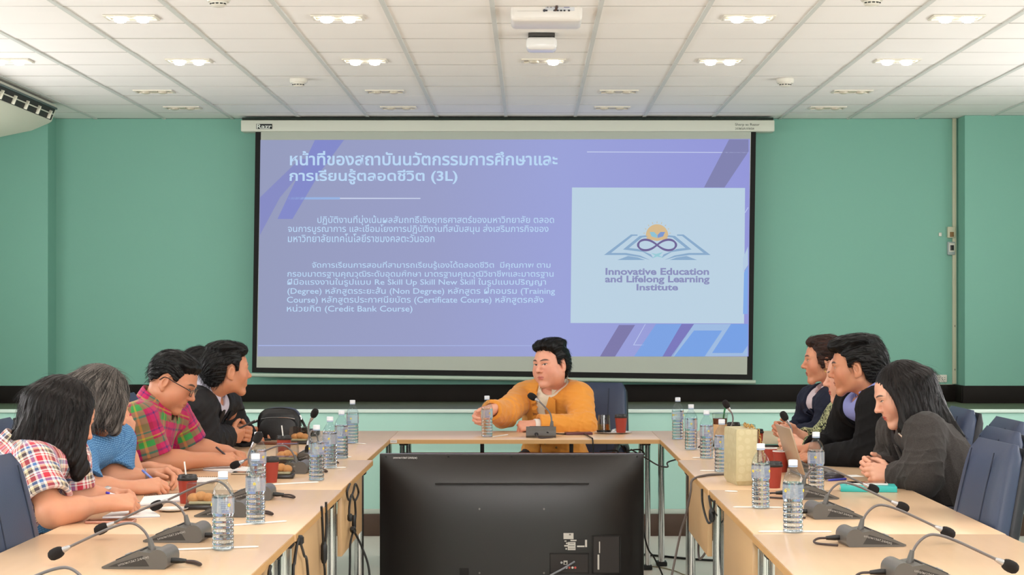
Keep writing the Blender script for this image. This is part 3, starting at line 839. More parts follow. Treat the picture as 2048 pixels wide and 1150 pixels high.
def place_reach(px, py, side, lb, first=[1]):
    'px, py: top of the neck arc in the photo'
    Y = FPX * (CH - TZ - .115) / (py - VY); X = (px - VX) * Y / FPX
    sg = 1 if side == 'r' else -1
    loc = (X - sg * .042, Y, TZ)
    r = (0 if side == 'r' else PI) + (.08 if side == 'r' else -.06)
    if first: first.clear(); mr.location = loc; mr.rotation_euler = (0, 0, r); mr['label'] = lb; return mr
    return dup(mr, loc, r, lb)
place_reach(1763, 1010, 'r', 'gooseneck microphone on the right table, second nearest to the camera')
place_reach(1868, 1069, 'r', 'gooseneck microphone at the bottom right corner, head cut by the right edge')
place_reach(1688, 965, 'r', 'gooseneck microphone on the right table just in front of the teal notebook')
place_reach(1640, 933, 'r', 'gooseneck microphone whose head hangs over the teal notebook')
place_reach(127, 1135, 'l', 'gooseneck microphone at the bottom left corner showing only the top of its neck')
place_reach(258, 1046, 'l', 'gooseneck microphone nearest the bottom left with its whole base in view')
place_reach(334, 1003, 'l', 'gooseneck microphone on the left table directly left of the nearest bottle')
place_reach(430, 962, 'l', 'gooseneck microphone whose head lies beside the rose phone')
place_reach(563, 891, 'l', 'gooseneck microphone on the left in front of the clear snack boxes')
mu = mic(UP, 'gooseneck microphone standing upright between laptop and gold bag')
def place_up(px, py, s, r, lb, m=None):
    Y = FPX / s; X = (px - VX) * Y / FPX
    if m: m.location = (X, Y, TZ); m.rotation_euler = (0, 0, r); m['label'] = lb; return
    dup(mu, (X, Y, TZ), r, lb)
mu.scale = (1, 1, 1)
place_up(1577, 920, 454, 0, 'upright gooseneck microphone whose head shows above the laptop', mu)
place_up(1460, 870, 402, 0, 'upright gooseneck microphone beside the iced coffee at the far right')
place_up(622, 920, 441, PI - .5, 'upright gooseneck microphone in front of the black shoulder bag')
place_up(505, 985, 548, PI, 'gooseneck microphone standing behind the second nearest left bottle')
mf = mic(FWD, 'gooseneck microphone at the far left with its head bent down beside the bottles')
mf.location = (W(628, 0, FPX / 425).x, FPX / 425, TZ); mf.rotation_euler = (0, 0, PI)
Yp = 10.02
p0 = W(1082, 869, Yp)
pm = mic([(-.022, -.046, .036), (-.018, -.047, .07), (-.008, -.038, .115), (.01, .005, .165), (.02, .022, .178)], 'gooseneck microphone on the head table pointing at the man in orange', ring=True)
pm.location = (p0.x, Yp + .04, TZ); pm.rotation_euler = (0, 0, PI / 2)
pm.scale = (1.15, 1.25, 1.15)

# water bottles
M_pet = None
def X0(nt, o):
    p = nt.nodes.new('ShaderNodeMath'); p.operation = 'POWER'; nt.links.new(o, p.inputs[0]); p.inputs[1].default_value = 4.0
    a = nt.nodes.new('ShaderNodeMath'); a.operation = 'MULTIPLY_ADD'; nt.links.new(p.outputs[0], a.inputs[0]); a.inputs[1].default_value = .5; a.inputs[2].default_value = .05
    return a.outputs[0]
def thin_plastic(name, col, tint=.06):
    m = bpy.data.materials.new(name); m.use_nodes = True; nt = m.node_tree; nt.nodes.clear()
    o = nt.nodes.new('ShaderNodeOutputMaterial'); tr = nt.nodes.new('ShaderNodeBsdfTransparent'); gl = nt.nodes.new('ShaderNodeBsdfGlossy')
    lw = nt.nodes.new('ShaderNodeLayerWeight'); lw.inputs[0].default_value = .5; fc = X0(nt, lw.outputs['Facing'])
    mx = nt.nodes.new('ShaderNodeMixShader'); gl.inputs['Roughness'].default_value = .06
    tr.inputs[0].default_value = (*s2l(col), 1)
    nt.links.new(fc, mx.inputs[0]); nt.links.new(tr.outputs[0], mx.inputs[1]); nt.links.new(gl.outputs[0], mx.inputs[2])
    nt.links.new(mx.outputs[0], o.inputs[0]); MATS[name] = m
    return m
M_pet = thin_plastic('clear_plastic', (240, 246, 250))
M_clear = thin_plastic('clear_box_plastic', (236, 236, 232))
M_water = mat('water', (246, 250, 253), .03, trans=1.0, ior=1.33)
M_cap = mat('bottle_cap', (226, 230, 236), .35)
M_capring = mat('bottle_ring', (168, 184, 210), .4)
M_lab = mat('bottle_label', (214, 222, 236), .35, alpha=.30)
M_labb = mat('label_blue', (120, 140, 190), .4, alpha=.45)
M_laby = mat('label_yellow', (240, 214, 60), .4)
def bottle():
    t = thing('water_bottle', 'x', 'water bottle', (0, 0, 0), 0, 'clear water bottles on the tables')
    def R(z):
        if z < .006: return .0265 + .005 * (z / .006) ** .5
        if z < .086: return .0315 - .0016 * (0.5 - .5 * math.cos(2 * PI * (z - .006) / .016))
        if z < .104: return .0315 - .0022 * math.sin(PI * (z - .086) / .018)
        if z < .152: return .0318
        k = (z - .152) / .044
        return .0318 - (.0318 - .0125) * (k ** 1.9) if z < .196 else .0125
    zs = [0] + [.002 * i for i in range(1, 104)]
    prof = [(.0008, .004), (.016, .005), (.0225, .0005)] + [(R(z), z) for z in zs if z > .0005]
    obj('bottle_shell', G().lathe(prof, 32, caps=False), M_pet, t, 180)
    wz = [z for z in zs if .004 < z < .158]
    wp = [(.0005, .0062), (.016, .0068), (.0245, .0035)] + [(R(z) - .0012, z) for z in wz] + [(.0005, wz[-1] + .0002)]
    obj('water', G().lathe(wp, 32), M_water, t, 60)
    obj('cap', G().lathe([(.0005, .2253), (.0125, .2253), (.0142, .2238), (.0142, .2085), (.0125, .2085), (.0005, .2085)], 28), M_cap, t)
    obj('cap_ring', G().lathe([(.0142, .2075), (.0142, .2035), (.0128, .2035), (.0128, .2075)], 28), M_capring, t)
    lab = obj('label', G().lathe([(.0322, .106), (.0322, .150)], 40, caps=False), M_lab, t, 180)
    g = G()
    def patch(a0, a1, z0, z1, r=.0325):
        n = max(2, int((a1 - a0) / .12))
        lo = [(r * math.cos(a0 + (a1 - a0) * i / n), r * math.sin(a0 + (a1 - a0) * i / n)) for i in range(n + 1)]
        vs = [[g.bm.verts.new((x, y, z)) for x, y in lo] for z in (z0, z1)]
        for i in range(n): g.bm.faces.new((vs[0][i], vs[0][i + 1], vs[1][i + 1], vs[1][i]))
    for k in range(3):
        a = 2 * PI * k / 3 - 2.0
        for j in range(4): patch(a, a + .7 - .1 * (j % 2), .138 - .0055 * j, .1400 - .0055 * j)
        patch(a + .1, a + .75, .109, .117)
    obj('label_print', g, M_labb, lab, 180)
    g = G()
    for k in range(3):
        a = 2 * PI * k / 3 - 1.25
        for q in range(5):
            b = q * 1.2566
            ca = a + .10 * math.cos(b); cz = .131 + .0032 * math.sin(b)
            g.sphere((.0326 * math.cos(ca), .0326 * math.sin(ca), cz), .0019, 6)
    obj('label_flower', g, M_laby, lab, 180)
    return t
b0 = bottle()
BT = [(446, 1103, 'water bottle closest to the camera on the left table'), (511, 1050, 'water bottle second closest to the camera on the left table'),
      (516, 984, 'half hidden water bottle standing behind the second left bottle'), (633, 963, 'water bottle nearest in the far left row of four'),
      (660, 938, 'second water bottle in the far left row of four'), (683, 919, 'third water bottle in the far left row of four'), (705, 888, 'farthest water bottle in the left row'),
      (974, 875, 'water bottle on the head table by the raised hand'), (1355.6, 880, 'farthest water bottle on the right table'), (1382, 901, 'second farthest water bottle on the right table'),
      (1413, 919, 'third farthest water bottle on the right, below the iced coffee'), (1443.5, 946, 'water bottle just left of the gold bag'),
      (1521.5, 1019, 'water bottle in front of the right side of the gold bag'), (1586, 1068, 'water bottle closest to the camera on the right table'), (1632, 984, 'water bottle in front of the laptop user in the black suit')]
rb = random.Random(5)
BPOS = []
for i, (px, py, lb) in enumerate(BT):
    p = T(px, py, .75); p.y += .031; p.x = (px - VX) * p.y / FPX; p.z = TZ
    BPOS.append(p.copy())
    if i == 0: b0.location = p; b0.rotation_euler = (0, 0, .4); b0['label'] = lb
    else: dup(b0, p, rb.uniform(0, 6.28), lb)
# paper wrapped straws
ST = [(350, 1098, 517, 1092, 'nearest left bottle'), (421, 1053, 573, 1041, 'second left bottle'), (543, 968, 637, 963, 'first bottle of the far left row'), (647, 935.5, 692, 934, 'second bottle of the far left row'),
      (670, 913.5, 703, 913, 'third bottle of the far left row'), (693, 884.5, 732, 887, 'farthest left bottle'), (985, 873, 1016, 868.5, 'bottle on the head table'), (1517, 1062, 1663, 1062, 'nearest right bottle'),
      (1466, 1013, 1565, 1014, 'bottle in front of the gold bag, right side'), (1450, 981, 1475, 982, 'gold bag, in front of its near corner'), (1400, 940.5, 1460, 941, 'bottle left of the gold bag'), (1385, 914.5, 1431, 915, 'third farthest right bottle'),
      (1372, 896.5, 1402, 897, 'second farthest right bottle'), (1358, 876.3, 1399, 877, 'farthest right bottle')]
M_paper = mat('white_paper', (238, 236, 232), .7)
for x0, y0, x1, y1, lb in ST:
    a = T(x0, y0, .755); b = T(x1, y1, .755)
    d = (b - a).normalized(); g = G().tube([Vector(), d * .01, d * ((b - a).length - .01), b - a], [.0018, .0029, .0029, .0018], 8)
    o = obj('wrapped_straw', g, M_paper); o.location = (a.x, a.y, TZ + .0029)
    tag(o, 'white paper wrapped straw lying by the ' + lb, 'straw', 'paper wrapped straws on the tables')

# paper cups
M_cup = mat('cup_red', (150, 52, 36), .5, noise=.05, nscale=20)
M_lid = mat('cup_lid', (34, 30, 30), .4)
def cup():
    t = thing('paper_cup', 'x', 'cup', (0, 0, 0), 0, 'red paper cups with black lids')
    obj('body', G().lathe([(.0005, .002), (.025, .002), (.0255, 0), (.034, .086), (.0005, .086)], 28), M_cup, t)
    obj('lid', G().lathe([(.0355, .082), (.0365, .084), (.0365, .089), (.034, .091), (.0325, .101), (.030, .102), (.029, .098), (.0005, .098)], 28), M_lid, t)
    obj('lid_plug', G().box((0, -.02, .1), (.012, .008, .008), .002), M_lid, t)
    return t
def on_table(px, py, r=0.0):
    p = T(px, py, .75); p.y += r; p.x = (px - VX) * p.y / FPX; p.z = TZ; return p
c0 = cup()
CU = [(375, 1008, 'red cup with a stirrer beside the nearest left snack box', 1), (541, 966, 'red cup behind the second left bottle, middle of the left table', 1),
      (1242, 869, 'red cup on the white saucer on the head table', 1), (1547, 977, 'red cup between the two nearest right bottles behind the gold bag', 1), (1467, 884, 'small red cup behind the iced coffee at the far right', 1),
      (1513, 900, 'red cup whose black lid shows just right of the gold bag', 1), (568, 915, 'cup whose black lid shows above the middle snack box on the left', 1)]
for i, (px, py, lb, k) in enumerate(CU):
    p = on_table(px, py, .026)
    if px == 1242: p.z += .009
    if i == 0: c0.location = p; c0['label'] = lb
    else: dup(c0, p, rb.uniform(-.6, .6), lb)
for px, py, lb in ((375, 1008, 'white stirrer standing in the lid of the near left red cup'), (568, 915, 'white stirrer standing in the lid by the middle snack box')):
    p = on_table(px, py, .026)
    o = obj('stirrer', G().tube([(0, 0, 0), (-.006, 0, .05)], .0028, 8), M_paper); o.location = (p.x - .004, p.y - .006, p.z + .0985)
    tag(o, lb, 'stirrer')
for px, py, lb in ((1562, 945, 'open red paper cup behind the laptop'), (1538, 938, 'open red paper cup left of the laptop')):
    t = thing('open_cup', lb, 'cup', on_table(px, py, .026))
    obj('body', G().lathe([(.0005, .002), (.025, .002), (.0255, 0), (.035, .088), (.0335, .088), (.0248, .006), (.0005, .006)], 28), M_cup, t)
    obj('rim', G().lathe([(.0362, .087), (.0362, .0905), (.0335, .0905), (.0335, .087)], 28), M_paper, t)
# head table: saucer, glass, spoon, phone
p = on_table(1226, 868, .05); p.z = TZ
o = obj('saucer', G().lathe([(.0005, .003), (.06, .003), (.105, .016), (.108, .017), (.104, .0125), (.062, 0), (.0005, 0)], 36), mat('saucer_white', (228, 222, 214), .2)); o.location = p
o.scale = (1.02, .72, .5)
tag(o, 'white oval saucer under the glass and the red cup on the head table', 'saucer')
p = on_table(1208, 868, .03); p.z = TZ + .0085
t = thing('drinking_glass', 'upturned drinking glass on a black coaster on the head table', 'glass', p)
obj('coaster', G().lathe([(.0005, 0), (.041, 0), (.041, .012), (.0005, .012)], 28), M_black, t)
obj('tumbler', G().lathe([(.037, .0125), (.0315, .098), (.0005, .098), (.0005, .094), (.0295, .094), (.035, .0125)], 28), M_clear, t)
obj('tea', G().lathe([(.0005, .0126), (.033, .0126), (.031, .045), (.0005, .045)], 28), mat('tea', (206, 150, 90), .1, trans=.8, ior=1.33), t)
p = on_table(1229, 866, .02)
p.z = TZ + .0125
o = obj('teaspoon', G().tube([(-.012, -.012, .002), (0, 0, .004), (.02, .03, .005), (.03, .05, .008)], [.005, .0075, .002, .0024], 10), M_chrome); o.location = p
tag(o, 'small shiny teaspoon on the saucer between glass and cup', 'spoon')
def phone(label, px, py, w, d, h, rz, m, screen=True, z=None):
    t = thing('phone', label, 'phone', on_table(px, py, d / 2), rz)
    if z: t.location.z = z
    obj('body', G().box((0, 0, h / 2), (w, d, h), .003, None, 3), m, t)
    if screen: obj('screen', G().box((0, 0, h + .0003), (w - .008, d - .008, .0008)), mat('phone_glass', (18, 16, 20), .08), t)
    return t
phone('maroon phone lying on the head table beside the saucer', 1157, 870, .15, .075, .014, .1, mat('phone_maroon', (92, 44, 48), .35), False)
phone('rose gold phone under the arm of the woman in the checked shirt', 222, 1048, .155, .075, .009, .05, mat('phone_rose', (196, 140, 122), .3, metal=.5))
phone('grey phone on the left table behind the nearest bottle', 500, 950, .15, .07, .009, .0, mat('phone_gold', (176, 160, 140), .3, metal=.5))
phone('black phone lying beyond the laptop hands on the right table', 1536, 894, .14, .07, .009, .0, M_black)

# clear snack boxes with bread on black trays
M_bread = mat('bread', (222, 160, 104), .7, noise=.3, nscale=40, bump=.5, bscale=60)
M_filling = mat('filling', (196, 190, 160), .6, noise=.2, nscale=60)
def snack():
    t = thing('snack_box', 'x', 'snack box', (0, 0, 0), 0, 'clear snack boxes with bread on the left table')
    w, d, h = .098, .085, .088
    obj('tray', G().box((0, 0, .008), (w + .01, d + .01, .016), .004), mat('tray_black', (36, 30, 28), .3), t)
    g = G()
    lo = [(-w / 2, -d / 2, .0165), (w / 2, -d / 2, .0165), (w / 2, d / 2, .0165), (-w / 2, d / 2, .0165)]
    hi = [(x * .93, y * .93, h) for x, y, z in lo]
    g.ring_loft([lo, hi], caps=False); g.bm.faces.new([g.bm.verts.new(p) for p in hi])
    obj('lid', g, M_clear, t)
    g = G()
    for k in range(3): g.sphere((-.025 + .025 * k, .0, .036 + .006 * (k % 2)), .022, 14, (1, 1.3, .8))
    br = obj('bread', g, M_bread, t, 60)
    obj('filling', G().box((0, -.005, .022), (.08, .06, .01), .004), M_filling, br)
    return t
s0 = snack()
SN = [(402, 1020, .1, 'clear snack box beside the red cup, nearest on the left table'), (562, 958, .05, 'small clear snack box right of the middle red cup'), (575, 928, 0, 'clear snack box behind the middle left microphone'),
      (600, 889, -.1, 'clear snack box in front of the black shoulder bag')]
for i, (px, py, r, lb) in enumerate(SN):
    p = on_table(px, py, .05)
    if i == 0: s0.location = p; s0.rotation_euler = (0, 0, r); s0['label'] = lb
    else: dup(s0, p, r, lb)
o = dup(s0, on_table(1492, 884, .05), 0, 'clear snack box rising behind the top of the gold bag')
p = on_table(372, 1024, .05)
o = obj('saucer', bpy.data.objects['saucer'].data, None); o.location = p + Vector((-.045, -.01, 0)); o.scale = (.5, .6, .5)
tag(o, 'white saucer edge peeking out beside the nearest snack box on the left', 'saucer')
# iced coffee
p = on_table(1440, 887, .04)
t = thing('iced_coffee', 'tall iced coffee cup with a green straw at the far right', 'iced coffee', p)
obj('cup', G().lathe([(.0005, .001), (.028, .001), (.041, .145), (.042, .147), (.042, .152), (.040, .156), (.0005, .158)], 28), M_clear, t)
obj('coffee', G().lathe([(.0005, .004), (.0265, .004), (.0375, .128), (.0005, .128)], 28), mat('coffee', (104, 44, 18), .15), t)
obj('sleeve', G().lathe([(.0308, .028), (.0378, .098), (.0365, .098), (.0295, .028)], 28), mat('sleeve_kraft', (206, 166, 122), .7), t)
obj('straw', G().tube([(.005, 0, .02), (.022, 0, .16), (.033, 0, .215)], .0045, 10), mat('straw_green', (30, 120, 66), .4), t)

# shoulder bag
p = on_table(559, 880, .05)
bg = thing('shoulder_bag', 'black leather shoulder bag on the far left corner table', 'bag', p)
M_bag = mat('bag_black', (20, 18, 18), .38, bump=.15, bscale=120)
def bag_ring(y, w, h, k):
    pts = []
    for i in range(40):
        a = 2 * PI * i / 40; cs, sn = math.cos(a), math.sin(a)
        x = w / 2 * math.copysign(abs(cs) ** .55, cs); z = math.copysign(abs(sn) ** (.75 if sn > 0 else .35), sn)
        z = h * (.45 + .55 * z) if z > 0 else h * (.45 + .45 * z)
        pts.append((x, y, max(z, .0)))
    return pts
g = G().ring_loft([bag_ring(-.05, .19, .14, 0), bag_ring(-.045, .215, .155, 0), bag_ring(-.03, .23, .168, 0), bag_ring(.03, .232, .172, 0), bag_ring(.045, .22, .16, 0), bag_ring(.05, .2, .145, 0)])
obj('body', g, M_bag, bg, 50)
g = G().ring_loft([bag_ring(-.072, .17, .105, 0), bag_ring(-.068, .195, .118, 0), bag_ring(-.05, .205, .125, 0), bag_ring(-.045, .205, .125, 0)])
fp = obj('front_pocket', g, M_bag, bg, 50)
obj('zip', G().tube(spline([(-.09, -.066, .112), (-.05, -.069, .119), (0, -.0695, .121), (.05, -.069, .12), (.09, -.066, .113)], 6), .002, 6), M_chrome, fp)
obj('top_zip', G().tube(spline([(-.1, -.04, .12), (-.06, -.032, .157), (0, -.028, .168), (.06, -.032, .16), (.1, -.04, .125)], 6), .0035, 6), M_bag, bg)
obj('ring', G().tube([(.112, -.02, .13), (.118, -.022, .12), (.118, -.022, .105)], .005, 8), M_chrome, bg)
obj('strap', G().tube(spline([(-.112, 0, .1), (-.14, -.01, .09), (-.17, -.03, .075), (-.19, -.06, .012), (-.12, -.1, .006), (-.03, -.105, .006)], 8), .006, 8), M_bag, bg)
obj('strap', G().tube(spline([(.112, 0, .12), (.128, -.01, .09), (.15, -.03, .055), (.17, -.04, .05), (.178, -.02, .045), (.15, .01, .04), (.12, .01, .06)], 8), .007, 8), M_bag, bg)
p = on_table(556, 888, .03)
o = obj('tablet_case', G().box((0, 0, .007), (.22, .06, .014), .004), mat('case_brown', (110, 62, 40), .45)); o.location = (p.x, p.y - .06, TZ)
tag(o, 'thin brown case lying in front of the black shoulder bag', 'case')
# camera-side clutch beside it
p = on_table(612, 876, .03)
t = thing('pouch', 'small black pouch lying right of the black shoulder bag', 'pouch', (p.x, p.y + .12, TZ))
obj('body', G().box((0, 0, .02), (.12, .08, .04), .016, None, 3), M_bag, t)
obj('zip', G().tube([(-.05, -.0405, .026), (.05, -.0405, .026)], .002, 6), M_chrome, t)

# patterned gold bag
p = T(1482, 972, .75)
M_gold = mat('bag_gold', (196, 182, 136), .5, bump=.1, bscale=200)
nt = M_gold.node_tree; b_ = nt.nodes['Principled BSDF']
tc = nt.nodes.new('ShaderNodeTexCoord'); vo = nt.nodes.new('ShaderNodeTexVoronoi'); vo.feature = 'F1'; vo.inputs['Scale'].default_value = 34; vo.inputs['Randomness'].default_value = .35
cr = nt.nodes.new('ShaderNodeValToRGB'); cr.color_ramp.elements[0].color = (*s2l((200, 188, 150)), 1); cr.color_ramp.elements[1].color = (*s2l((193, 180, 140)), 1)
cr.color_ramp.elements[0].position = .42; cr.color_ramp.elements[1].position = .5
nt.links.new(tc.outputs['Object'], vo.inputs['Vector']); nt.links.new(vo.outputs['Distance'], cr.inputs[0]); nt.links.new(cr.outputs[0], b_.inputs['Base Color'])
hb = thing('handbag', 'gold patterned upright handbag with a chain on the right table', 'handbag', (p.x + .012, p.y + .11, TZ), .12)
def rr(w, d, z): return [(x * w / 2, y * d / 2, z) for x, y in ((-1, -1), (1, -1), (1, 1), (-1, 1))]
g = G().ring_loft([rr(.07, .19, 0), rr(.088, .215, .018), rr(.086, .21, .21), rr(.08, .205, .221)])
bm_ = obj('body', g, M_gold, hb)
obj('side_trim', G().box((.0435, -.1065, .115), (.005, .004, .2), .001), mat('trim_brown', (92, 60, 34), .5), hb)
g = G()
for k in range(22):
    u = k / 21; a = PI * u
    c = Vector((.03 - .01 * math.sin(a), -.09 + .15 * u, .226 + .008 * abs(math.sin(4 * a))))
    R = Matrix.Rotation(k * PI / 2, 3, 'Y')
    g.tube([c + R @ Vector((.006 * math.cos(q), .009 * math.sin(q), 0)) for q in [2 * PI * i / 8 for i in range(9)]], .0018, 6)
for k in range(12):
    c = Vector((.047 + .002 * k, -.1 - .003 * k, .215 - .012 * k)); R = Matrix.Rotation(k * PI / 2, 3, 'Z')
    g.tube([c + R @ Vector((.004 * math.cos(q), 0, .008 * math.sin(q))) for q in [2 * PI * i / 8 for i in range(9)]], .0016, 6)
obj('chain', g, mat('chain_gold', (214, 176, 110), .25, metal=.9), hb)

# laptop seen from behind its lid
hp = Vector((1.125, 7.52, TZ))
lp = thing('laptop', 'open silver laptop in front of the man in the black suit', 'laptop', hp, .06)
M_lap = mat('laptop_silver', (186, 160, 134), .35, metal=.25)
obj('base', G().box((.085, .16, .008), (.17, .31, .014), .004), mat('laptop_base', (150, 146, 144), .35, metal=.4), lp)
kb = obj('keyboard', G().box((.075, .16, .0155), (.09, .27, .0015)), M_black, lp)
Rl = Matrix.Rotation(-.30, 3, 'Y')
obj('lid', G().box(tuple(Rl @ Vector((0, 0, .1)) + Vector((0, .16, .014))), (.007, .31, .2), .003, Rl), M_lap, lp)
obj('display', G().box(tuple(Rl @ Vector((.004, 0, .1)) + Vector((0, .16, .014))), (.001, .29, .18), 0, Rl), mat('phone_glass', (18, 16, 20), .08), lp)
# mouse, pens, notebooks
p = on_table(1668, 961, .03)
t = thing('computer_mouse', 'dark computer mouse beside the bottle in front of the black suit', 'mouse', p, .3)
obj('shell', G().sphere((0, 0, .012), .03, 18, (1.5, 1, .75)), mat('mouse_dark', (62, 60, 66), .25), t)
obj('base', G().lathe([(.0005, 0), (.028, 0), (.029, .01), (.0005, .01)], 24, Matrix.Diagonal((1.5, 1, 1, 1))), M_black, t)
bpy.data.objects[t.children[0].name].location.z = .009
def pen(label, a, b, col, capcol, nm='pen', r=.0045):
    a = Vector(a); b = Vector(b); d = (b - a).normalized(); L = (b - a).length
    t = thing(nm, label, 'pen', a)
    obj('barrel', G().tube([d * .02, d * (L * .3), d * (L * .92)], [r * .8, r, r], 10), mat('pen_%d_%d_%d' % col, col, .35), t)
    obj('tip', G().tube([Vector(), d * .02], [.0008, r * .8], 10), M_ferrule, t)
    obj('cap', G().tube([d * (L * .9), d * L], [r * 1.08, r * .9], 10), mat('pen_%d_%d_%d' % capcol, capcol, .35), t)
    return t
a = T(1648, 961, .755); b = T(1692, 958, .755)
pen('blue pen lying in front of the computer mouse on the right table', a, b, (70, 80, 190), (50, 50, 170))
p = T(1742, 984, .75)
nb = thing('notebook', 'closed teal notebook under the white phone on the right table', 'notebook', (p.x, p.y + .065, TZ), -.12)
M_teal = mat('notebook_teal', (58, 182, 178), .5)
obj('cover', G().box((0, 0, .0185), (.21, .14, .003), .001), M_teal, nb)
obj('back_cover', G().box((0, 0, .0015), (.21, .14, .003), .001), M_teal, nb)
obj('spine', G().box((0, -.0695, .01), (.21, .003, .02), .001), M_teal, nb)
obj('pages', G().box((-.002, .001, .01), (.203, .134, .0139)), mat('pages', (226, 216, 194), .7), nb)
ph = phone('white phone lying on the teal notebook', 1742, 972, .155, .075, .008, -.1, mat('phone_white', (228, 222, 218), .3), True, TZ + .0201)
ph.location.x, ph.location.y = nb.location.x + .0, nb.location.y + .02
p = T(1708, 960, .75)
o = obj('paper_sheet', G().box((0, 0, .0006), (.12, .09, .001), 0, Matrix.Rotation(.2, 3, 'Z')), M_paper); o.location = (p.x, p.y + .17, TZ)
tag(o, 'white paper sheet behind the teal notebook', 'paper')
def pad_(label, corners, spiral=True, h=.006, tint=(236, 234, 232)):
    P = [T(x, y, .75) for x, y in corners]; c = sum(P, Vector()) / 4; c.z = TZ
    t = thing('notebook', label, 'notebook', c)
    L = [Vector((p.x - c.x, p.y - c.y, 0)) for p in P]
    obj('pages', G().prism([v + Vector((0, 0, .001)) for v in L], (0, 0, h)), mat('page_%d' % tint[0], tint, .7), t)
    obj('backing', G().prism([v * 1.01 for v in L], (0, 0, .001)), mat('backing_blue', (140, 150, 180), .6), t)
    if spiral:
        a, b = L[3], L[2]; g = G(); n = 22
        for k in range(n):
            q = a.lerp(b, (k + .5) / n); g.tube([q + Vector((0, .004 * math.cos(w), h * .6 + .006 * math.sin(w))) for w in [2 * PI * i / 8 for i in range(9)]], .0009, 5)
        obj('spiral', g, M_micd, t)
    return t
pad_('open spiral notebook under the hand of the man in the plaid shirt', [(406, 941), (500, 948), (512, 938), (416, 931)])
pad_('white open notebook beyond the near left red cup', [(345, 968), (420, 965), (438, 957), (356, 957)], True, .004)
pad_('open notebook under the hands of the two writing women', [(278, 1012), (362, 1003), (358, 990), (288, 996)], True, .005)
pad_('white notepad beside the nearest resting microphone head', [(205, 1037), (320, 1034), (300, 1022), (230, 1024)], False, .005)
# ---------------------------------------------------------------- cables
M_cab = mat('cable_black', (20, 19, 19), .5)
M_cabg = mat('cable_grey', (92, 84, 80), .45)
def A(px, py, x):
    'pixel on the plane at sideways distance x'
    s = (px - VX) / x; return Vector((x, FPX / s, CH - (py - VY) / s))
def cable(label, pts, r=.004, m=None, plugs=(), n=7, floor_end=None):
    pts = [Vector(p) for p in pts]
    if floor_end: pts += [Vector((pts[-1].x + dx, pts[-1].y + dy, z)) for dx, dy, z in floor_end]
    b = pts[0]; P = [Vector((p.x, p.y, max(p.z, r + .0006))) - b for p in spline(pts, n)]
    o = obj('cable', G().tube(P, r, 8), m or M_cab); o.location = b
    tag(o, label, 'cable')
    for (c, d, L, pr) in plugs:
        c = Vector(c) - b; d = Vector(d).normalized()
        obj('connector', G().tube([c - d * L / 2, c - d * L * .3, c + d * L * .3, c + d * L / 2], [pr * .6, pr, pr, pr * .6], 10), M_black, o)
    return o
XL = -.7165
dn = (0, 0, -1)
cable('looped black cable hanging under the far left table edge', [A(700, 968, XL), A(694, 985, XL), A(698, 1000, XL), A(706, 985, XL), A(711, 968, XL), A(717, 985, XL), A(710, 1001, XL), A(703, 990, XL), A(699, 1010, XL), A(698, 1032, XL)], .0045, plugs=[(A(700, 1035, XL), dn, .03, .011)])
cable('black cable dropping from the splitter under the far left table', [A(710, 1002, XL), A(711, 1030, XL), A(708, 1056, XL), A(701, 1085, XL), A(700, 1120, XL)], .0045, plugs=[(A(708, 1045, XL), dn, .06, .009), (A(706, 1060, XL), (0, 1, -.4), .05, .013)], floor_end=[(.0, .0, .2), (.03, .1, .0047)])
cable('black cable curving right from the splitter under the far left table', [A(707, 1060, XL), Vector((-.685, 7.5, .47)), Vector((-.655, 7.48, .38)), Vector((-.645, 7.46, .2))], .0045, floor_end=[(.0, .1, .0047), (.02, .6, .0047)])
for dx, lb in ((0, 'left'), (9, 'right')):
    cable('%s strand of the doubled black cable in front of the middle left panel' % lb, [A(643 + dx, 1013 + dx * -1.0, XL), A(645 + dx * .85, 1050, XL), A(646.5 + dx * .45, 1088, XL)], .0045)
cable('black cable below the joint of the doubled cable at the middle left panel', [A(648, 1092, XL), A(648, 1125, XL), A(650, 1160, XL)], .0042, plugs=[(A(648, 1105, XL), dn, .075, .012)], floor_end=[(.0, .0, .2), (.03, .05, .0046)])
cable('black cable forking down under the near left table edge', [A(597, 1078, XL), A(593, 1095, XL), A(589, 1125, XL), A(586, 1170, XL)], .0048, plugs=[(A(599, 1080, XL), dn, .03, .014)], floor_end=[(0, 0, .1)])
cable('black cable slanting down beside the near left table legs', [A(601, 1086, XL), A(608, 1110, XL), A(616, 1150, XL)], .0045, floor_end=[(0.01, .1, .1)])
cable('black cable hanging at the bottom edge under the nearest left table', [A(541, 1132, XL), A(538, 1150, XL), A(541, 1180, XL)], .005, floor_end=[(0, 0, .15), (.04, .04, .0056)])
XR = .676
cable('grey cable running off the right table and hanging down to the floor', [T(1480, 948, .754), T(1440, 949, .754), T(1412, 950.5, .756), Vector((.665, 7.52, .745)), A(1381, 985, .655), A(1372, 1030, .64), A(1360, 1070, .62), Vector((.56, 7.4, .32)), Vector((.52, 7.45, .12))], .0052, M_cabg, floor_end=[(-.05, .15, .0055), (-.06, .5, .0055)])
cable('black cable looping down in front of the far right panel', [A(1404, 978, XR), A(1405, 1005, XR), A(1411, 1032, XR), A(1418, 1046, XR), A(1426, 1035, XR), A(1421, 1010, XR), A(1418, 992, XR)], .0045, plugs=[(A(1424, 1030, XR), dn, .05, .012)])
cable('short black cable above the connector at the right panel joint', [A(1429, 1002, XR), A(1427, 1018, XR), A(1424, 1026, XR)], .004)
cable('grey cable loop sagging below the far right panel', [Vector((.74, 8.0, .50)), Vector((.72, 7.86, .43)), Vector((.71, 7.7, .40)), Vector((.72, 7.56, .44)), Vector((.75, 7.5, .52))], .0048, M_cabg)
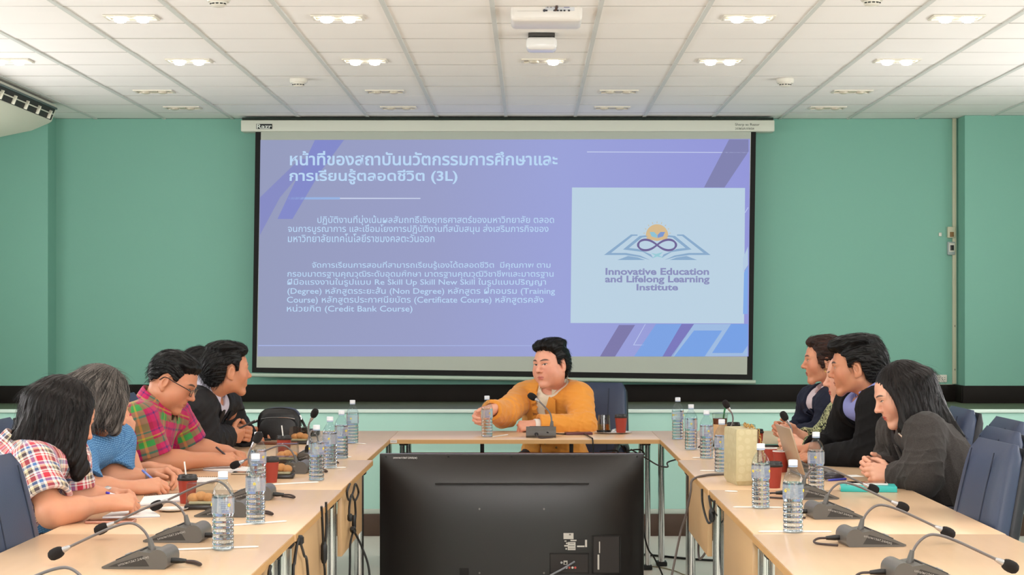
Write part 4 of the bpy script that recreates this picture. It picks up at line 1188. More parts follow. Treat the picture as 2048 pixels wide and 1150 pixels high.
cable('black cable swinging from the head table to the right corner table', [W(1262, 899, 9.93), W(1290, 915, 9.8), W(1315, 930, 9.5), W(1335, 934, 9.2), Vector((.67, 8.95, .70)), Vector((.72, 8.9, .722))], .004)
cable('black cable from behind the television down to the floor on the right', [Vector((.50, 8.9, .62)), W(1292, 1085, 8.9), W(1308, 1115, 8.95), W(1325, 1150, 9.0)], .0042, floor_end=[(.03, .1, .05), (.1, .2, .0044)])
cable('thick dark cable lying on the floor behind the right corner table', [Vector((.55, 10.9, .0068)), Vector((.75, 10.75, .0068)), Vector((.95, 10.6, .0068)), Vector((1.2, 10.5, .0068))], .0065)
cable('thin yellowish wire curled on the floor at the right', [Vector((.62, 10.35, .003)), Vector((.72, 10.3, .003)), Vector((.80, 10.15, .003)), Vector((.84, 10.0, .003)), Vector((.9, 9.9, .003))], .0026, mat('wire_tan', (130, 120, 84), .5))
yq = 9.985
cable('black cable of the head table microphone drooping over the front edge', [(W(1088, 862, 10.0)), W(1100, 866, yq), T(1130, 868, .754), T(1158, 864, .754), Vector((T(1178, 868, .757).x, 9.9, .757)), Vector((.335, 9.838, .75)), Vector((.338, 9.836, .71)), Vector((.345, 9.86, .665)), Vector((.40, 9.95, .65)), Vector((.47, 10.0, .66)), Vector((.47, 10.05, .675)), Vector((.38, 10.05, .67))], .004)
cable('coiled black cable hanging under the right end of the head table', [Vector((.50, 10.1, .70)), Vector((.53, 10.05, .665)), Vector((.58, 10.0, .655)), Vector((.62, 9.98, .66)), Vector((.60, 10.05, .68)), Vector((.53, 10.08, .672))], .004)
# ---------------------------------------------------------------- smooth solid modelling on a grid (people, hair, clothing)
f32 = np.float32
def V3(v): return np.array([v[0], v[1], v[2]], dtype=np.float64)
def nrm(v): v = np.asarray(v, float); return v / max(np.linalg.norm(v), 1e-9)
def rc(a, b, ra, rb, k=.02, flat=None, op='+'): return dict(t='rc', a=V3(a), b=V3(b), ra=ra, rb=rb, k=k, flat=flat, op=op)
def el(c, r, R=None, k=.02, op='+'): return dict(t='el', c=V3(c), r=V3(r), R=np.eye(3) if R is None else np.array(R, float), k=k, op=op)
def prim_d(p, X, Y, Z, grow=0.0):
    if p['t'] == 'rc':
        a, b = p['a'], p['b']; ra, rb = p['ra'] + grow, p['rb'] + grow
        if p['flat'] is not None:
            n, s = p['flat']; n = nrm(n)
            def sc(v): return v + (s - 1) * np.dot(v, n) * n
            a, b = sc(a), sc(b)
            dn = (X * n[0] + Y * n[1] + Z * n[2]) * (s - 1)
            X = X + dn * n[0]; Y = Y + dn * n[1]; Z = Z + dn * n[2]
        ab = b - a; L = max(np.dot(ab, ab), 1e-12)
        px, py, pz = X - a[0], Y - a[1], Z - a[2]
        t = np.clip((px * ab[0] + py * ab[1] + pz * ab[2]) / L, 0, 1)
        d = np.sqrt((px - t * ab[0]) ** 2 + (py - t * ab[1]) ** 2 + (pz - t * ab[2]) ** 2) - (ra + (rb - ra) * t)
        return d / max(1.0, p['flat'][1]) if p['flat'] is not None else d
    c, r, R = p['c'], p['r'] + grow, p['R']
    px, py, pz = X - c[0], Y - c[1], Z - c[2]
    q = [(px * R[0, i] + py * R[1, i] + pz * R[2, i]) for i in range(3)]
    k0 = np.sqrt((q[0] / r[0]) ** 2 + (q[1] / r[1]) ** 2 + (q[2] / r[2]) ** 2)
    k1 = np.sqrt((q[0] / r[0] ** 2) ** 2 + (q[1] / r[1] ** 2) ** 2 + (q[2] / r[2] ** 2) ** 2)
    return k0 * (k0 - 1) / np.maximum(k1, 1e-6)
def prim_box(p, pad):
    if p['t'] == 'rc':
        r = max(p['ra'], p['rb']) + pad
        if p['flat'] is not None and p['flat'][1] < 1: r = r / p['flat'][1]
        return np.minimum(p['a'], p['b']) - r, np.maximum(p['a'], p['b']) + r
    e = np.sqrt(((p['R'] * p['r']) ** 2).sum(1)) + pad
    return p['c'] - e, p['c'] + e
class Field:
    def __init__(s, lo, hi, res):
        s.lo = np.array(lo, float); s.res = res
        s.n = np.ceil((np.array(hi) - s.lo) / res).astype(int) + 1
        s.ax = [(s.lo[i] + res * np.arange(s.n[i])).astype(f32) for i in range(3)]
        s.d = np.full(s.n, .2, f32)
    def sl(s, lo, hi):
        a = np.clip(np.floor((lo - s.lo) / s.res).astype(int), 0, s.n); b = np.clip(np.ceil((hi - s.lo) / s.res).astype(int) + 1, 0, s.n)
        return a, b
    def add(s, p, grow=0.0):
        k = p['k']; lo, hi = prim_box(p, grow + k + .012); a, b = s.sl(lo, hi)
        if np.any(b - a < 1): return
        S_ = tuple(slice(a[i], b[i]) for i in range(3))
        X = s.ax[0][S_[0]][:, None, None]; Y = s.ax[1][S_[1]][None, :, None]; Z = s.ax[2][S_[2]][None, None, :]
        d = prim_d(p, X, Y, Z, grow).astype(f32); o = s.d[S_]
        if p['op'] == '+':
            h = np.maximum(k - np.abs(o - d), 0) / max(k, 1e-6); s.d[S_] = np.minimum(o, d) - h * h * k * .25
        else:
            h = np.maximum(k - np.abs(o + d), 0) / max(k, 1e-6); s.d[S_] = np.maximum(o, -d) + h * h * k * .25
    def near(s, w):
        ix = np.where(np.abs(s.d) < w)
        return ix, np.stack([s.ax[i][ix[i]] for i in range(3)], 1).astype(np.float64)
    def surf(s):
        d = s.d; I = d < 0
        n = s.n - 1
        cnt = np.zeros(n, np.uint8)
        for c in range(8):
            i, j, k = c & 1, c >> 1 & 1, c >> 2 & 1
            cnt += I[i:i + n[0], j:j + n[1], k:k + n[2]]
        idx = np.argwhere((cnt > 0) & (cnt < 8))
        vid = np.full(n, -1, np.int32); vid[idx[:, 0], idx[:, 1], idx[:, 2]] = np.arange(len(idx))
        cv = np.stack([d[idx[:, 0] + (c & 1), idx[:, 1] + (c >> 1 & 1), idx[:, 2] + (c >> 2 & 1)] for c in range(8)], 1).astype(np.float64)
        acc = np.zeros((len(idx), 3)); num = np.zeros(len(idx))
        for c in range(8):
            for axis in range(3):
                if c >> axis & 1: continue
                e = c | 1 << axis
                v0, v1 = cv[:, c], cv[:, e]; m = (v0 < 0) != (v1 < 0)
                t = np.where(m, v0 / np.where(m, v0 - v1, 1), 0)
                base = np.array([c & 1, c >> 1 & 1, c >> 2 & 1], float)
                P = np.tile(base, (len(idx), 1)); P[:, axis] += t
                acc += P * m[:, None]; num += m
        verts = s.lo + s.res * (idx + acc / num[:, None])
        quads = []
        for axis in range(3):
            u, v = (axis + 1) % 3, (axis + 2) % 3
            A = [slice(None)] * 3; B = [slice(None)] * 3
            A[axis] = slice(0, -1); B[axis] = slice(1, None)
            e = np.argwhere(I[tuple(A)] != I[tuple(B)])
            e = e[(e[:, u] > 0) & (e[:, v] > 0) & (e[:, u] < n[u]) & (e[:, v] < n[v])]
            if not len(e): continue
            def cell(du, dv):
                q = e.copy(); q[:, u] += du; q[:, v] += dv; return vid[q[:, 0], q[:, 1], q[:, 2]]
            Q = np.stack([cell(-1, -1), cell(0, -1), cell(0, 0), cell(-1, 0)], 1)
            fl = ~I[e[:, 0], e[:, 1], e[:, 2]]
            Q[fl] = Q[fl][:, ::-1]
            quads.append(Q)
        q = np.concatenate(quads) if quads else np.zeros((0, 4), int)
        return verts, q[(q >= 0).all(1)]
def net(prims, res, grow=0.0, box=None, post=None, pad=.02, also=()):
    if box is None:
        bl = [prim_box(p, grow + pad) for p in list(prims) + list(also) if p['op'] == '+']
        lo = np.min([b[0] for b in bl], 0); hi = np.max([b[1] for b in bl], 0)
    else: lo, hi = box
    F = Field(lo, hi, res)
    for p in prims: F.add(p, grow if p['op'] == '+' else 0.0)
    if post: post(F)
    for ax_ in range(3):      # keep the solid closed at the box walls
        sl0 = [slice(None)] * 3; sl0[ax_] = 0; F.d[tuple(sl0)] = np.maximum(F.d[tuple(sl0)], .001)
        sl0[ax_] = -1; F.d[tuple(sl0)] = np.maximum(F.d[tuple(sl0)], .001)
    return F.surf()
def np_mesh(name, parts, attrs=None, smooth=True):
    'parts: list of (verts, quads); attrs: name -> list of (n,3) arrays'
    off = 0; Vs = []; Qs = []
    for v, q in parts: Vs.append(v); Qs.append(q + off); off += len(v)
    Vv = np.concatenate(Vs).astype(f32); Q = np.concatenate(Qs).astype(np.int32)
    me = bpy.data.meshes.new(name)
    me.vertices.add(len(Vv)); me.vertices.foreach_set('co', Vv.ravel())
    me.loops.add(Q.size); me.loops.foreach_set('vertex_index', Q.ravel())
    me.polygons.add(len(Q)); me.polygons.foreach_set('loop_start', np.arange(0, Q.size, 4, dtype=np.int32))
    me.update(calc_edges=True)
    me.validate()
    if smooth: me.shade_smooth()
    for k, arrs in (attrs or {}).items():
        A = np.concatenate(arrs).astype(f32)
        if len(A) == len(me.vertices):
            at = me.attributes.new(k, 'FLOAT_VECTOR', 'POINT'); at.data.foreach_set('vector', A.ravel())
    return me
def tri_bvh(v, q): return BVHTree.FromPolygons([tuple(x) for x in v], [tuple(int(i) for i in x) for x in q])

# node expressions
class X:
    def __init__(s, nt, o): s.nt, s.o = nt, o
    def _m(s, op, b=None, c=None):
        n = s.nt.nodes.new('ShaderNodeMath'); n.operation = op
        for i, v in enumerate((s, b, c)):
            if v is None: continue
            if isinstance(v, X): s.nt.links.new(v.o, n.inputs[i])
            else: n.inputs[i].default_value = v
        return X(s.nt, n.outputs[0])
    def __add__(s, b): return s._m('ADD', b)
    def __sub__(s, b): return s._m('SUBTRACT', b)
    def __mul__(s, b): return s._m('MULTIPLY', b)
    def abs(s): return s._m('ABSOLUTE')
    def sqrt(s): return s._m('SQRT')
    def sat(s): n = s._m('ADD', 0.0); n.o.node.use_clamp = True; return n
    def frac(s): return s._m('FRACT')
    def max(s, b): return s._m('MAXIMUM', b)
    def gt(s, b): return s._m('GREATER_THAN', b)
def mixc(nt, fac, a, b):
    n = nt.nodes.new('ShaderNodeMix'); n.data_type = 'RGBA'
    nt.links.new(fac.o, n.inputs[0])
    for i, c in ((6, a), (7, b)):
        if isinstance(c, tuple): n.inputs[i].default_value = (*s2l(c), 1)
        else: nt.links.new(c, n.inputs[i])
    return n.outputs[2]
def skin_mat(name, skin, lip, brow=(40, 30, 26), eye_open=.0042, gaze=0.0, brow_w=.0042, red=(205, 120, 95)):
    m = bpy.data.materials.new(name); m.use_nodes = True; nt = m.node_tree; b = nt.nodes['Principled BSDF']
    at = nt.nodes.new('ShaderNodeAttribute'); at.attribute_name = 'hp'
    sp = nt.nodes.new('ShaderNodeSeparateXYZ'); nt.links.new(at.outputs['Vector'], sp.inputs[0])
    x, y, z = (X(nt, sp.outputs[i]) for i in range(3)); ax = x.abs()
    def ellp(u, w, cu, cw, ru, rw, sharp=6.0):
        du = (u - cu) * (1 / ru); dw = (w - cw) * (1 / rw)
        return ((((du * du + dw * dw).sqrt() * -1.0) + 1.0) * sharp + .5).sat()
    front = ((y - .03) * 60.0).sat()
    tc = nt.nodes.new('ShaderNodeTexCoord'); ns = nt.nodes.new('ShaderNodeTexNoise'); ns.inputs['Scale'].default_value = 28
    ns.inputs['Detail'].default_value = 4
    nt.links.new(tc.outputs['Object'], ns.inputs['Vector'])
    c = mixc(nt, (X(nt, ns.outputs['Fac']) - .35) * .5, tuple(skin), tuple(red))
    cheek = ellp(ax, z, .045, -.028, .032, .03, 1.0) * front * .16
    c = mixc(nt, cheek, c, (200, 96, 80))
    zb = z - .031 + (ax - .03) * (ax - .03) * 9.0 - (ax - .032) * .10
    c = mixc(nt, ellp(ax, zb, .033, 0.0, .0225, brow_w, 2.5) * front * .9, c, tuple(brow))
    lipu = ellp(x, z + ax * .10, 0, -.0578, .0225, .0054, 3.0); lipl = ellp(x, z, 0, -.0672, .019, .0066, 3.0)
    c = mixc(nt, lipu.max(lipl) * front * .85, c, tuple(lip))
    ml = ((((z + .0622 - ax * .08).abs() * -1.0) + .0011) * 1400.0).sat() * ((ax * -1.0 + .0225) * 400.0).sat()
    c = mixc(nt, ml * front * .8, c, (88, 34, 30))
    zs = z - .0065 - (ax - .031) * .14
    lash = ellp(ax, zs, .031, .0006, .0165, eye_open + .0022, 4.0) * ((zs + .001) * 900.0).sat()
    c = mixc(nt, lash * front, c, (38, 26, 22))
    ap = ellp(ax, zs, .031, 0.0, .0140, eye_open, 4.0) * front
    iris = ellp(x - gaze, zs, .031, .0005, .0058, .0058, 5.0).max(ellp(x - gaze, zs, -.031, .0005, .0058, .0058, 5.0))
    ec = mixc(nt, iris, (226, 214, 204), (34, 22, 18))
    n = nt.nodes.new('ShaderNodeMix'); n.data_type = 'RGBA'; nt.links.new(ap.o, n.inputs[0]); nt.links.new(c, n.inputs[6]); nt.links.new(ec, n.inputs[7])
    c = n.outputs[2]
    nos = ellp(ax, z, .0078, -.0345, .0044, .0026, 3.0) * ((y - .085) * 90.0).sat()
    c = mixc(nt, nos * .8, c, (70, 30, 24))
    nt.links.new(c, b.inputs['Base Color'])
    b.inputs['Roughness'].default_value = .46; b.inputs['Specular IOR Level'].default_value = .42
    b.inputs['Subsurface Weight'].default_value = .12; b.inputs['Subsurface Radius'].default_value = (.012, .005, .003)
    b.inputs['Subsurface Scale'].default_value = .6
    n2 = nt.nodes.new('ShaderNodeTexNoise'); n2.inputs['Scale'].default_value = 420; nt.links.new(tc.outputs['Object'], n2.inputs['Vector'])
    bp = nt.nodes.new('ShaderNodeBump'); bp.inputs['Strength'].default_value = .12; bp.inputs['Distance'].default_value = .001
    nt.links.new(n2.outputs['Fac'], bp.inputs['Height']); nt.links.new(bp.outputs[0], b.inputs['Normal'])
    return m
def hair_mat(name, c0, c1, rough=.38, scale=(150, 10, 1)):
    m = bpy.data.materials.new(name); m.use_nodes = True; nt = m.node_tree; b = nt.nodes['Principled BSDF']
    at = nt.nodes.new('ShaderNodeAttribute'); at.attribute_name = 'hf'
    mp = nt.nodes.new('ShaderNodeMapping'); mp.inputs['Scale'].default_value = scale; nt.links.new(at.outputs['Vector'], mp.inputs[0])
    n = nt.nodes.new('ShaderNodeTexNoise'); n.inputs['Scale'].default_value = 1.0; n.inputs['Detail'].default_value = 3; nt.links.new(mp.outputs[0], n.inputs['Vector'])
    cr = nt.nodes.new('ShaderNodeValToRGB'); cr.color_ramp.elements[0].position = .38; cr.color_ramp.elements[1].position = .68
    cr.color_ramp.elements[0].color = (*s2l(c0), 1); cr.color_ramp.elements[1].color = (*s2l(c1), 1)
    nt.links.new(n.outputs['Fac'], cr.inputs[0]); nt.links.new(cr.outputs[0], b.inputs['Base Color'])
    b.inputs['Roughness'].default_value = rough; b.inputs['Specular IOR Level'].default_value = .2
    bp = nt.nodes.new('ShaderNodeBump'); bp.inputs['Strength'].default_value = .7; bp.inputs['Distance'].default_value = .004
    nt.links.new(n.outputs['Fac'], bp.inputs['Height']); nt.links.new(bp.outputs[0], b.inputs['Normal'])
    return m
def plaid_mat(name, period, warp, weft, rough=.8):
    m = bpy.data.materials.new(name); m.use_nodes = True; nt = m.node_tree; b = nt.nodes['Principled BSDF']
    at = nt.nodes.new('ShaderNodeAttribute'); at.attribute_name = 'cuv'
    sp = nt.nodes.new('ShaderNodeSeparateXYZ'); nt.links.new(at.outputs['Vector'], sp.inputs[0])
    cols = []
    for i, st_ in ((0, warp), (1, weft)):
        f = ((X(nt, sp.outputs[i]) + 5.0) * (1 / period)).frac()
        cr = nt.nodes.new('ShaderNodeValToRGB'); cr.color_ramp.interpolation = 'CONSTANT'
        e = cr.color_ramp.elements
        while len(e) < len(st_): e.new(1.0)
        for q, (pos, c) in zip(e, st_): q.position = pos; q.color = (*s2l(c), 1)
        nt.links.new(f.o, cr.inputs[0]); cols.append(cr.outputs[0])
    n = nt.nodes.new('ShaderNodeMix'); n.data_type = 'RGBA'; n.inputs[0].default_value = .5
    nt.links.new(cols[0], n.inputs[6]); nt.links.new(cols[1], n.inputs[7]); nt.links.new(n.outputs[2], b.inputs['Base Color'])
    b.inputs['Roughness'].default_value = rough; b.inputs['Sheen Weight'].default_value = .15
    b.inputs['Specular IOR Level'].default_value = .25
    return m
# ---------------------------------------------------------------- people
def head_prims(female=False, fat=0.0, pitchy=0.0):
    P = [el((0, -.014, .030), (.0745, .0965, .0915)),
         el((0, .020, -.032), (.058 + fat * .6, .064, .066), k=.03),
         el((0, .050, .030), (.058, .044, .060), k=.025)]
    jw = .047 + fat * .8 - (.006 if female else 0)
    for s in (-1, 1):
        P.append(rc((s * jw, -.004, -.052), (s * .015, .068, -.099), .0165 + fat * .3, .0125, k=.028))
        P.append(el((s * .038, .058, -.024), (.026 + fat * .5, .024, .030 + fat * .5), k=.035))
        P.append(rc((s * .012, .090, .026), (s * .046, .074, .024), .0095, .0105, k=.014))
    P.append(el((0, .074, -.099), (.018, .0165, .0160), k=.02))
    if fat: P.append(el((0, .028, -.084), (.044 + fat, .042, .024), k=.03)); P += [el((s * .048, .040, -.045), (.020 + fat, .03, .032), k=.035) for s in (-1, 1)]
    for s in (-1, 1): P.append(el((s * .031, .101, .006), (.0175, .0125, .0105), k=.012, op='-'))
    for s in (-1, 1): P.append(el((s * .031, .0765, .006), (.0145, .0135, .0115), k=.003))
    for s in (-1, 1): P.append(rc((s * .019, .0855, .0135), (s * .042, .0815, .0125), .0042, .0042, k=.005))
    P.append(rc((0, .090, .016), (0, .1085, -.022), .0075, .0105, k=.012))
    P.append(el((0, .1115, -.0255), (.0115, .0105, .0095), k=.008))
    for s in (-1, 1): P.append(el((s * .0125, .1005, -.0285), (.0085, .0105, .0075), k=.006))
    P.append(el((0, .0785, -.053), (.031, .0172, .028), k=.018))
    for s in (-1, 1): P.append(rc((0, .0945, -.0572), (s * .021, .0850, -.0605), .0048, .0028, k=.004))
    P.append(rc((-.012, .0905, -.0675), (.012, .0905, -.0675), .0056, .0056, k=.004))
    for s in (-1, 1):
        R = np.array(Matrix.Rotation(s * -.30, 3, 'Z') @ Matrix.Rotation(-.18, 3, 'X'))
        P.append(el((s * .0775, -.010, -.006), (.0085, .0185, .032), R, k=.006))
        P.append(el((s * .0850, -.004, -.000), (.0055, .0105, .019), R, k=.004, op='-'))
        P.append(el((s * .0775, -.003, -.033), (.0065, .009, .010), R, k=.006))
    return P
def poly_sd(pts, A, B):
    'signed distance to a polygon in 2-D (negative inside)'
    pts = np.array(pts, float); n = len(pts)
    d = np.full(np.broadcast(A, B).shape, 1e9); sgn = np.ones_like(d)
    for i in range(n):
        v0 = pts[i]; v1 = pts[i - 1]; e = v1 - v0
        wx, wy = A - v0[0], B - v0[1]
        t = np.clip((wx * e[0] + wy * e[1]) / (e @ e), 0, 1)
        d = np.minimum(d, (wx - e[0] * t) ** 2 + (wy - e[1] * t) ** 2)
        c1 = B >= v0[1]; c2 = B < v1[1]; c3 = e[0] * wy > e[1] * wx
        fl = (c1 & c2 & c3) | (~c1 & ~c2 & ~c3)
        sgn = np.where(fl, -sgn, sgn)
    return sgn * np.sqrt(d)
SHORT = [(.115, .18), (.115, .085), (.088, .078), (.052, .066), (.036, .044), (.030, .004), (.019, .002), (.014, .024), (-.006, .036), (-.026, .026), (-.032, -.008), (-.044, -.046), (-.066, -.074), (-.16, -.078), (-.18, 0), (-.18, .18)]
def hand_prims(wr, f, n, side, curl='relax', k=1.0, thumb=None, spread=0.0):
    f = nrm(f); n = np.asarray(n, float); n = nrm(n - f * np.dot(n, f)); t = np.cross(f, n) if side == 'R' else np.cross(n, f)
    C_ = {'relax': [(.35, .55, .3)] * 4, 'flat': [(.10, .15, .1)] * 4, 'fist': [(1.35, 1.55, .9)] * 4, 'pen': [(.75, .85, .35), (.85, 1.0, .4), (1.05, 1.2, .5), (1.2, 1.25, .5)],
          'clasp': [(.75, .85, .35), (.8, .85, .35), (.85, .85, .35), (.9, .85, .35)], 'half': [(.7, .9, .5), (.75, .95, .5), (.8, 1.0, .5), (.85, 1.0, .5)], 'cup': [(.5, .7, .4), (.55, .7, .4), (.6, .75, .4), (.6, .8, .4)]}[curl]
    kn = [(.088, .027), (.092, .008), (.087, -.0115), (.078, -.0295)]
    ln = [(.043, .026, .021), (.047, .030, .022), (.044, .028, .021), (.034, .021, .018)]
    P = []
    w = V3(wr)
    for (a, b) in kn:
        P.append(rc(w + f * .012 + t * (b * .42), w + k * (f * a + t * b), .0165 * k, .0118 * k, k=.012))
    P.append(rc(w - f * .03, w + f * .015, .0235 * k, .0225 * k, k=.02, flat=(n, 1.25)))
    P.append(rc(w + k * (f * .025 + t * .018 + n * .006), w + k * (f * .062 + t * .026 + n * .008), .0165 * k, .012 * k, k=.014))
    P.append(rc(w + k * (f * .025 - t * .016 + n * .006), w + k * (f * .062 - t * .022 + n * .006), .0145 * k, .0115 * k, k=.014))
    for i in range(4):
        base = w + k * (f * kn[i][0] + t * kn[i][1]); ang = 0; r = (.0104, .0108, .0102, .0088)[i] * k
        sp_ = (1.5 - i) * .06 + (1.5 - i) * spread
        ff = nrm(f + t * sp_)
        for j in range(3):
            ang += C_[i][j]; dr = ff * math.cos(ang) + n * math.sin(ang)
            nx = base + dr * ln[i][j] * k
            P.append(rc(base, nx, r * (1.0, .92, .84)[j], r * (.93, .85, .72)[j], k=.0025 if j else .006))
            base = nx
    th = thumb or (.62, .62, .40)
    b0_ = w + k * (f * .028 + t * .022 + n * .010); d1 = nrm(f * th[0] + t * th[1] + n * th[2])
    b1 = b0_ + d1 * .044 * k; d2 = nrm(d1 + f * .5 - t * .25 + n * .15); b2 = b1 + d2 * .032 * k; d3 = nrm(d2 + f * .25 - t * .2); b3 = b2 + d3 * .022 * k
    P += [rc(b0_, b1, .0150 * k, .0118 * k, k=.012), rc(b1, b2, .0115 * k, .0102 * k, k=.003), rc(b2, b3, .0100 * k, .0078 * k, k=.003)]
    return P
def fold_post(frame_arms, amp=.004, seed=0, torso=None):
    'cloth folds: ridged waves, stronger round the elbows'
    rg = np.random.RandomState(seed)
    dirs = [(nrm(rg.normal(size=3)), rg.uniform(28, 60), rg.uniform(0, 6.28)) for _ in range(6)]
    def post(F):
        ix, P = F.near(.03)
        if not len(P): return
        w = np.zeros(len(P))
        for d, fq, ph in dirs:
            q = P @ d
            w += (1 - np.abs(np.sin(q * fq + ph + 1.7 * np.sin(P @ dirs[0][0] * 17 + ph)))) ** 3 * .55
        dv = -w * amp * .45
        for (s, e, wr_) in frame_arms:
            for a, b in ((s, e), (e, wr_)):
                if b is None: continue
                ab = b - a; L = np.linalg.norm(ab); u = ab / L
                t = (P - a) @ u
                rad = (P - a) - np.outer(t, u); rr = np.linalg.norm(rad, axis=1)
                g = np.exp(-((P - e) ** 2).sum(1) / .012) + .25
                ref = nrm(np.cross(u, (0.3, .2, 1))); an = np.arctan2(rad @ np.cross(u, ref), rad @ ref)
                m = (t > -.03) & (t < L + .03) & (rr < .1)
                dv -= m * g * amp * .9 * (1 - np.abs(np.sin(t * 48 + 1.3 * np.sin(an * 2 + seed) + seed))) ** 2
        F.d[ix] += dv.astype(f32)
    return post
def put_mesh(name, parts, m, parent, attrs=None):
    me = np_mesh(name, parts, attrs)
    o = bpy.data.objects.new(name, me); C.objects.link(o); me.materials.append(m)
    if parent is not None: o.parent = parent
    return o

class Person: pass
def make_person(label, sp, cat='person'):
    q = Person(); rgs = sp.get('seed', 1)
    H = V3(sp['H']); yw, pt, rl = (math.radians(sp.get(k, 0)) for k in ('yaw', 'pitch', 'roll')); hk = sp.get('hk', 1.0)
    fw = np.array([math.cos(yw) * math.cos(pt), math.sin(yw) * math.cos(pt), -math.sin(pt)])
    rt = nrm(np.cross(fw, (0, 0, 1))); up = np.cross(rt, fw)
    rt, up = rt * math.cos(rl) + up * math.sin(rl), up * math.cos(rl) - rt * math.sin(rl)
    RH = np.stack([rt, fw, up], 1)          # columns: right, forward, up
    tow = lambda v: H + RH @ (np.asarray(v, float) * hk)
    tol = lambda v: RH.T @ (np.asarray(v, float) - H) / hk
    N, Pv = V3(sp['N']), V3(sp['P']); shL, shR = V3(sp['L'][0]), V3(sp['R'][0])
    tu = nrm(N - Pv); la = shL - shR; la = nrm(la - tu * np.dot(la, tu)); tf = np.cross(la, tu)
    RT = np.stack([la, tf, tu], 1); SL = np.linalg.norm(N - Pv)
    bd = sp.get('build', 1.0); fem = sp.get('female', False)
    torso = [el(Pv + tu * .02, (.178 * bd, .13 * bd, .13), RT, k=.05), el(Pv + tu * SL * .36 + tf * .012 * bd, (.155 * bd, .122 * bd, .17), RT, k=.06),
             el(Pv + tu * SL * .68 + tf * .008, (.162 * bd, .115 * bd, .165), RT, k=.06)]
    mid = (shL + shR) / 2
    torso += [rc(shL + (mid - shL) * .12, shR + (mid - shR) * .12, .060 * (1 if not fem else .92), .060 * (1 if not fem else .92), k=.05, flat=(tf, .85))]
    for s in (shL, shR): torso.append(rc(N - tu * .015, s, .052, .052 * (1 if not fem else .9), k=.04))
    if fem:
        for s in (-1, 1): torso.append(el(Pv + tu * SL * .64 + tf * .085 + la * s * .075, (.07, .06, .065), RT, k=.04))
    ab = sp.get('arm', 1.0) * (.9 if fem else 1.0)
    arms = {}
    for sd in 'LR':
        s, e, w = (V3(v) for v in sp[sd][:3])
        arms[sd] = dict(s=s, e=e, w=w, up=[rc(s, e, .050 * ab, .041 * ab, k=.03)], fo=[rc(e, w, .040 * ab, .0255 * ab, k=.025), rc(e, e + (w - e) * .45, .041 * ab, .037 * ab, k=.03)],
                        hand=hand_prims(w, *sp[sd][3:6], curl=sp[sd][6], k=sp.get('handk', 1.0) * (.93 if fem else 1.0), thumb=sp[sd][7] if len(sp[sd]) > 7 else None) if len(sp[sd]) > 4 else [], side=sd)
    # legs
    legs = []; feet = []
    kz = .50; fwd = nrm((tf[0], tf[1], 0)); lat = nrm((la[0], la[1], 0))
    for s in (-1, 1):
        hip = Pv + lat * s * .085; knee = Pv + fwd * .36 + lat * s * .11; knee[2] = kz; ank = knee + fwd * -.02; ank[2] = .09
        legs += [rc(hip, knee, .082 * bd, .058, k=.04), rc(knee, ank, .056, .038, k=.03)]
        feet.append((ank, fwd, s))
    # --- body mesh
    neck_top = tow((0, -.022, -.055))
    neck = [rc(N - tu * .03, neck_top, .060 * (.86 if fem else 1), .053 * (.86 if fem else 1) * hk, k=.03), el(N - tu * .05, (.09, .06, .05), RT, k=.04)]
    nl = [rc(tol(neck[0]['a']), tol(neck[0]['b']), neck[0]['ra'] / hk, neck[0]['rb'] / hk, k=.03)]
    hp_ = head_prims(fem, sp.get('fat', 0))
    vh, qh = net(nl + hp_, .0021, box=(np.minimum(np.array((-.105, -.135, -.16)), tol(N) - .075), np.maximum(np.array((.105, .135, .135)), tol(N) + .075)))
    parts = [(H + (vh * hk) @ RH.T, qh)]; hpa = [vh]
    far = lambda v: np.full((len(v), 3), -9.0)
    tr = [dict(p) for p in torso + neck[1:] + legs]
    for sd in 'LR': tr += [dict(p) for p in arms[sd]['up']] + ([dict(p) for p in arms[sd]['fo']] if sp.get('sleeve', 'long') == 'long' else [])
    v, f = net(tr, .010, grow=-.006); parts.append((v, f)); hpa.append(far(v))
    for sd in 'LR':
        A = arms[sd]
        if sp.get('sleeve', 'long') == 'long':
            if not A['hand']: continue
            pr = [rc(A['e'] + (A['w'] - A['e']) * .55, A['w'], .030 * ab, .0255 * ab, k=.025)] + A['hand']
        else: pr = A['up'] + A['fo'] + A['hand']
        v, f = net(pr, .0026); parts.append((v, f)); hpa.append(far(v))
    body = put_mesh('person', parts, sp['skin'], None, {'hp': hpa})
    tag(body, label, cat)
    # --- shoes and trousers
    tv_, tq = net(torso[:1] + legs, .012, grow=.008)
    put_mesh('trousers', [(tv_, tq)], sp.get('trouser_mat') or mat('trouser_dark', (34, 34, 40), .8), body)
    for (an, fd, s) in feet:
        g_ = net([rc(an + np.array((0, 0, -.04)) - fd * .02, an + fd * .15 + np.array((0, 0, -.058)), .042, .030, k=.02)], .006)
        put_mesh('shoe', [g_], mat('shoe_black', (24, 22, 22), .4), body)
    # --- garments
    def cuv(v, short=False):
        d = [np.abs(prim_d(torso[1], *v.T)) * 0 + np.minimum.reduce([prim_d(p, *v.T) for p in torso])]
        segs = []
        for sd in 'LR':
            A = arms[sd]; segs += [(A['s'], A['e']), (A['e'], A['w'])]
            d += [prim_d(A['up'][0], *v.T) - .012, prim_d(A['fo'][0], *v.T) + (9 if short else 0)]
        d = np.stack(d, 1); k = d.argmin(1); out = np.zeros((len(v), 3))
        r = v - Pv; out[:, 1] = r @ tu; out[:, 0] = np.arctan2(r @ la / .17, r @ tf / .125) * .155
        for i, (a, b) in enumerate(segs):
            m = k == i + 1; u = nrm(b - a); r = v[m] - a; t = r @ u; rad = r - np.outer(t, u)
            ref = nrm(np.cross(u, la if abs(np.dot(u, la)) < .9 else tu)); an = np.arctan2(rad @ np.cross(u, ref), rad @ ref)
            out[m, 1] = -t; out[m, 0] = an * .055; out[m, 2] = i + 1
        return out
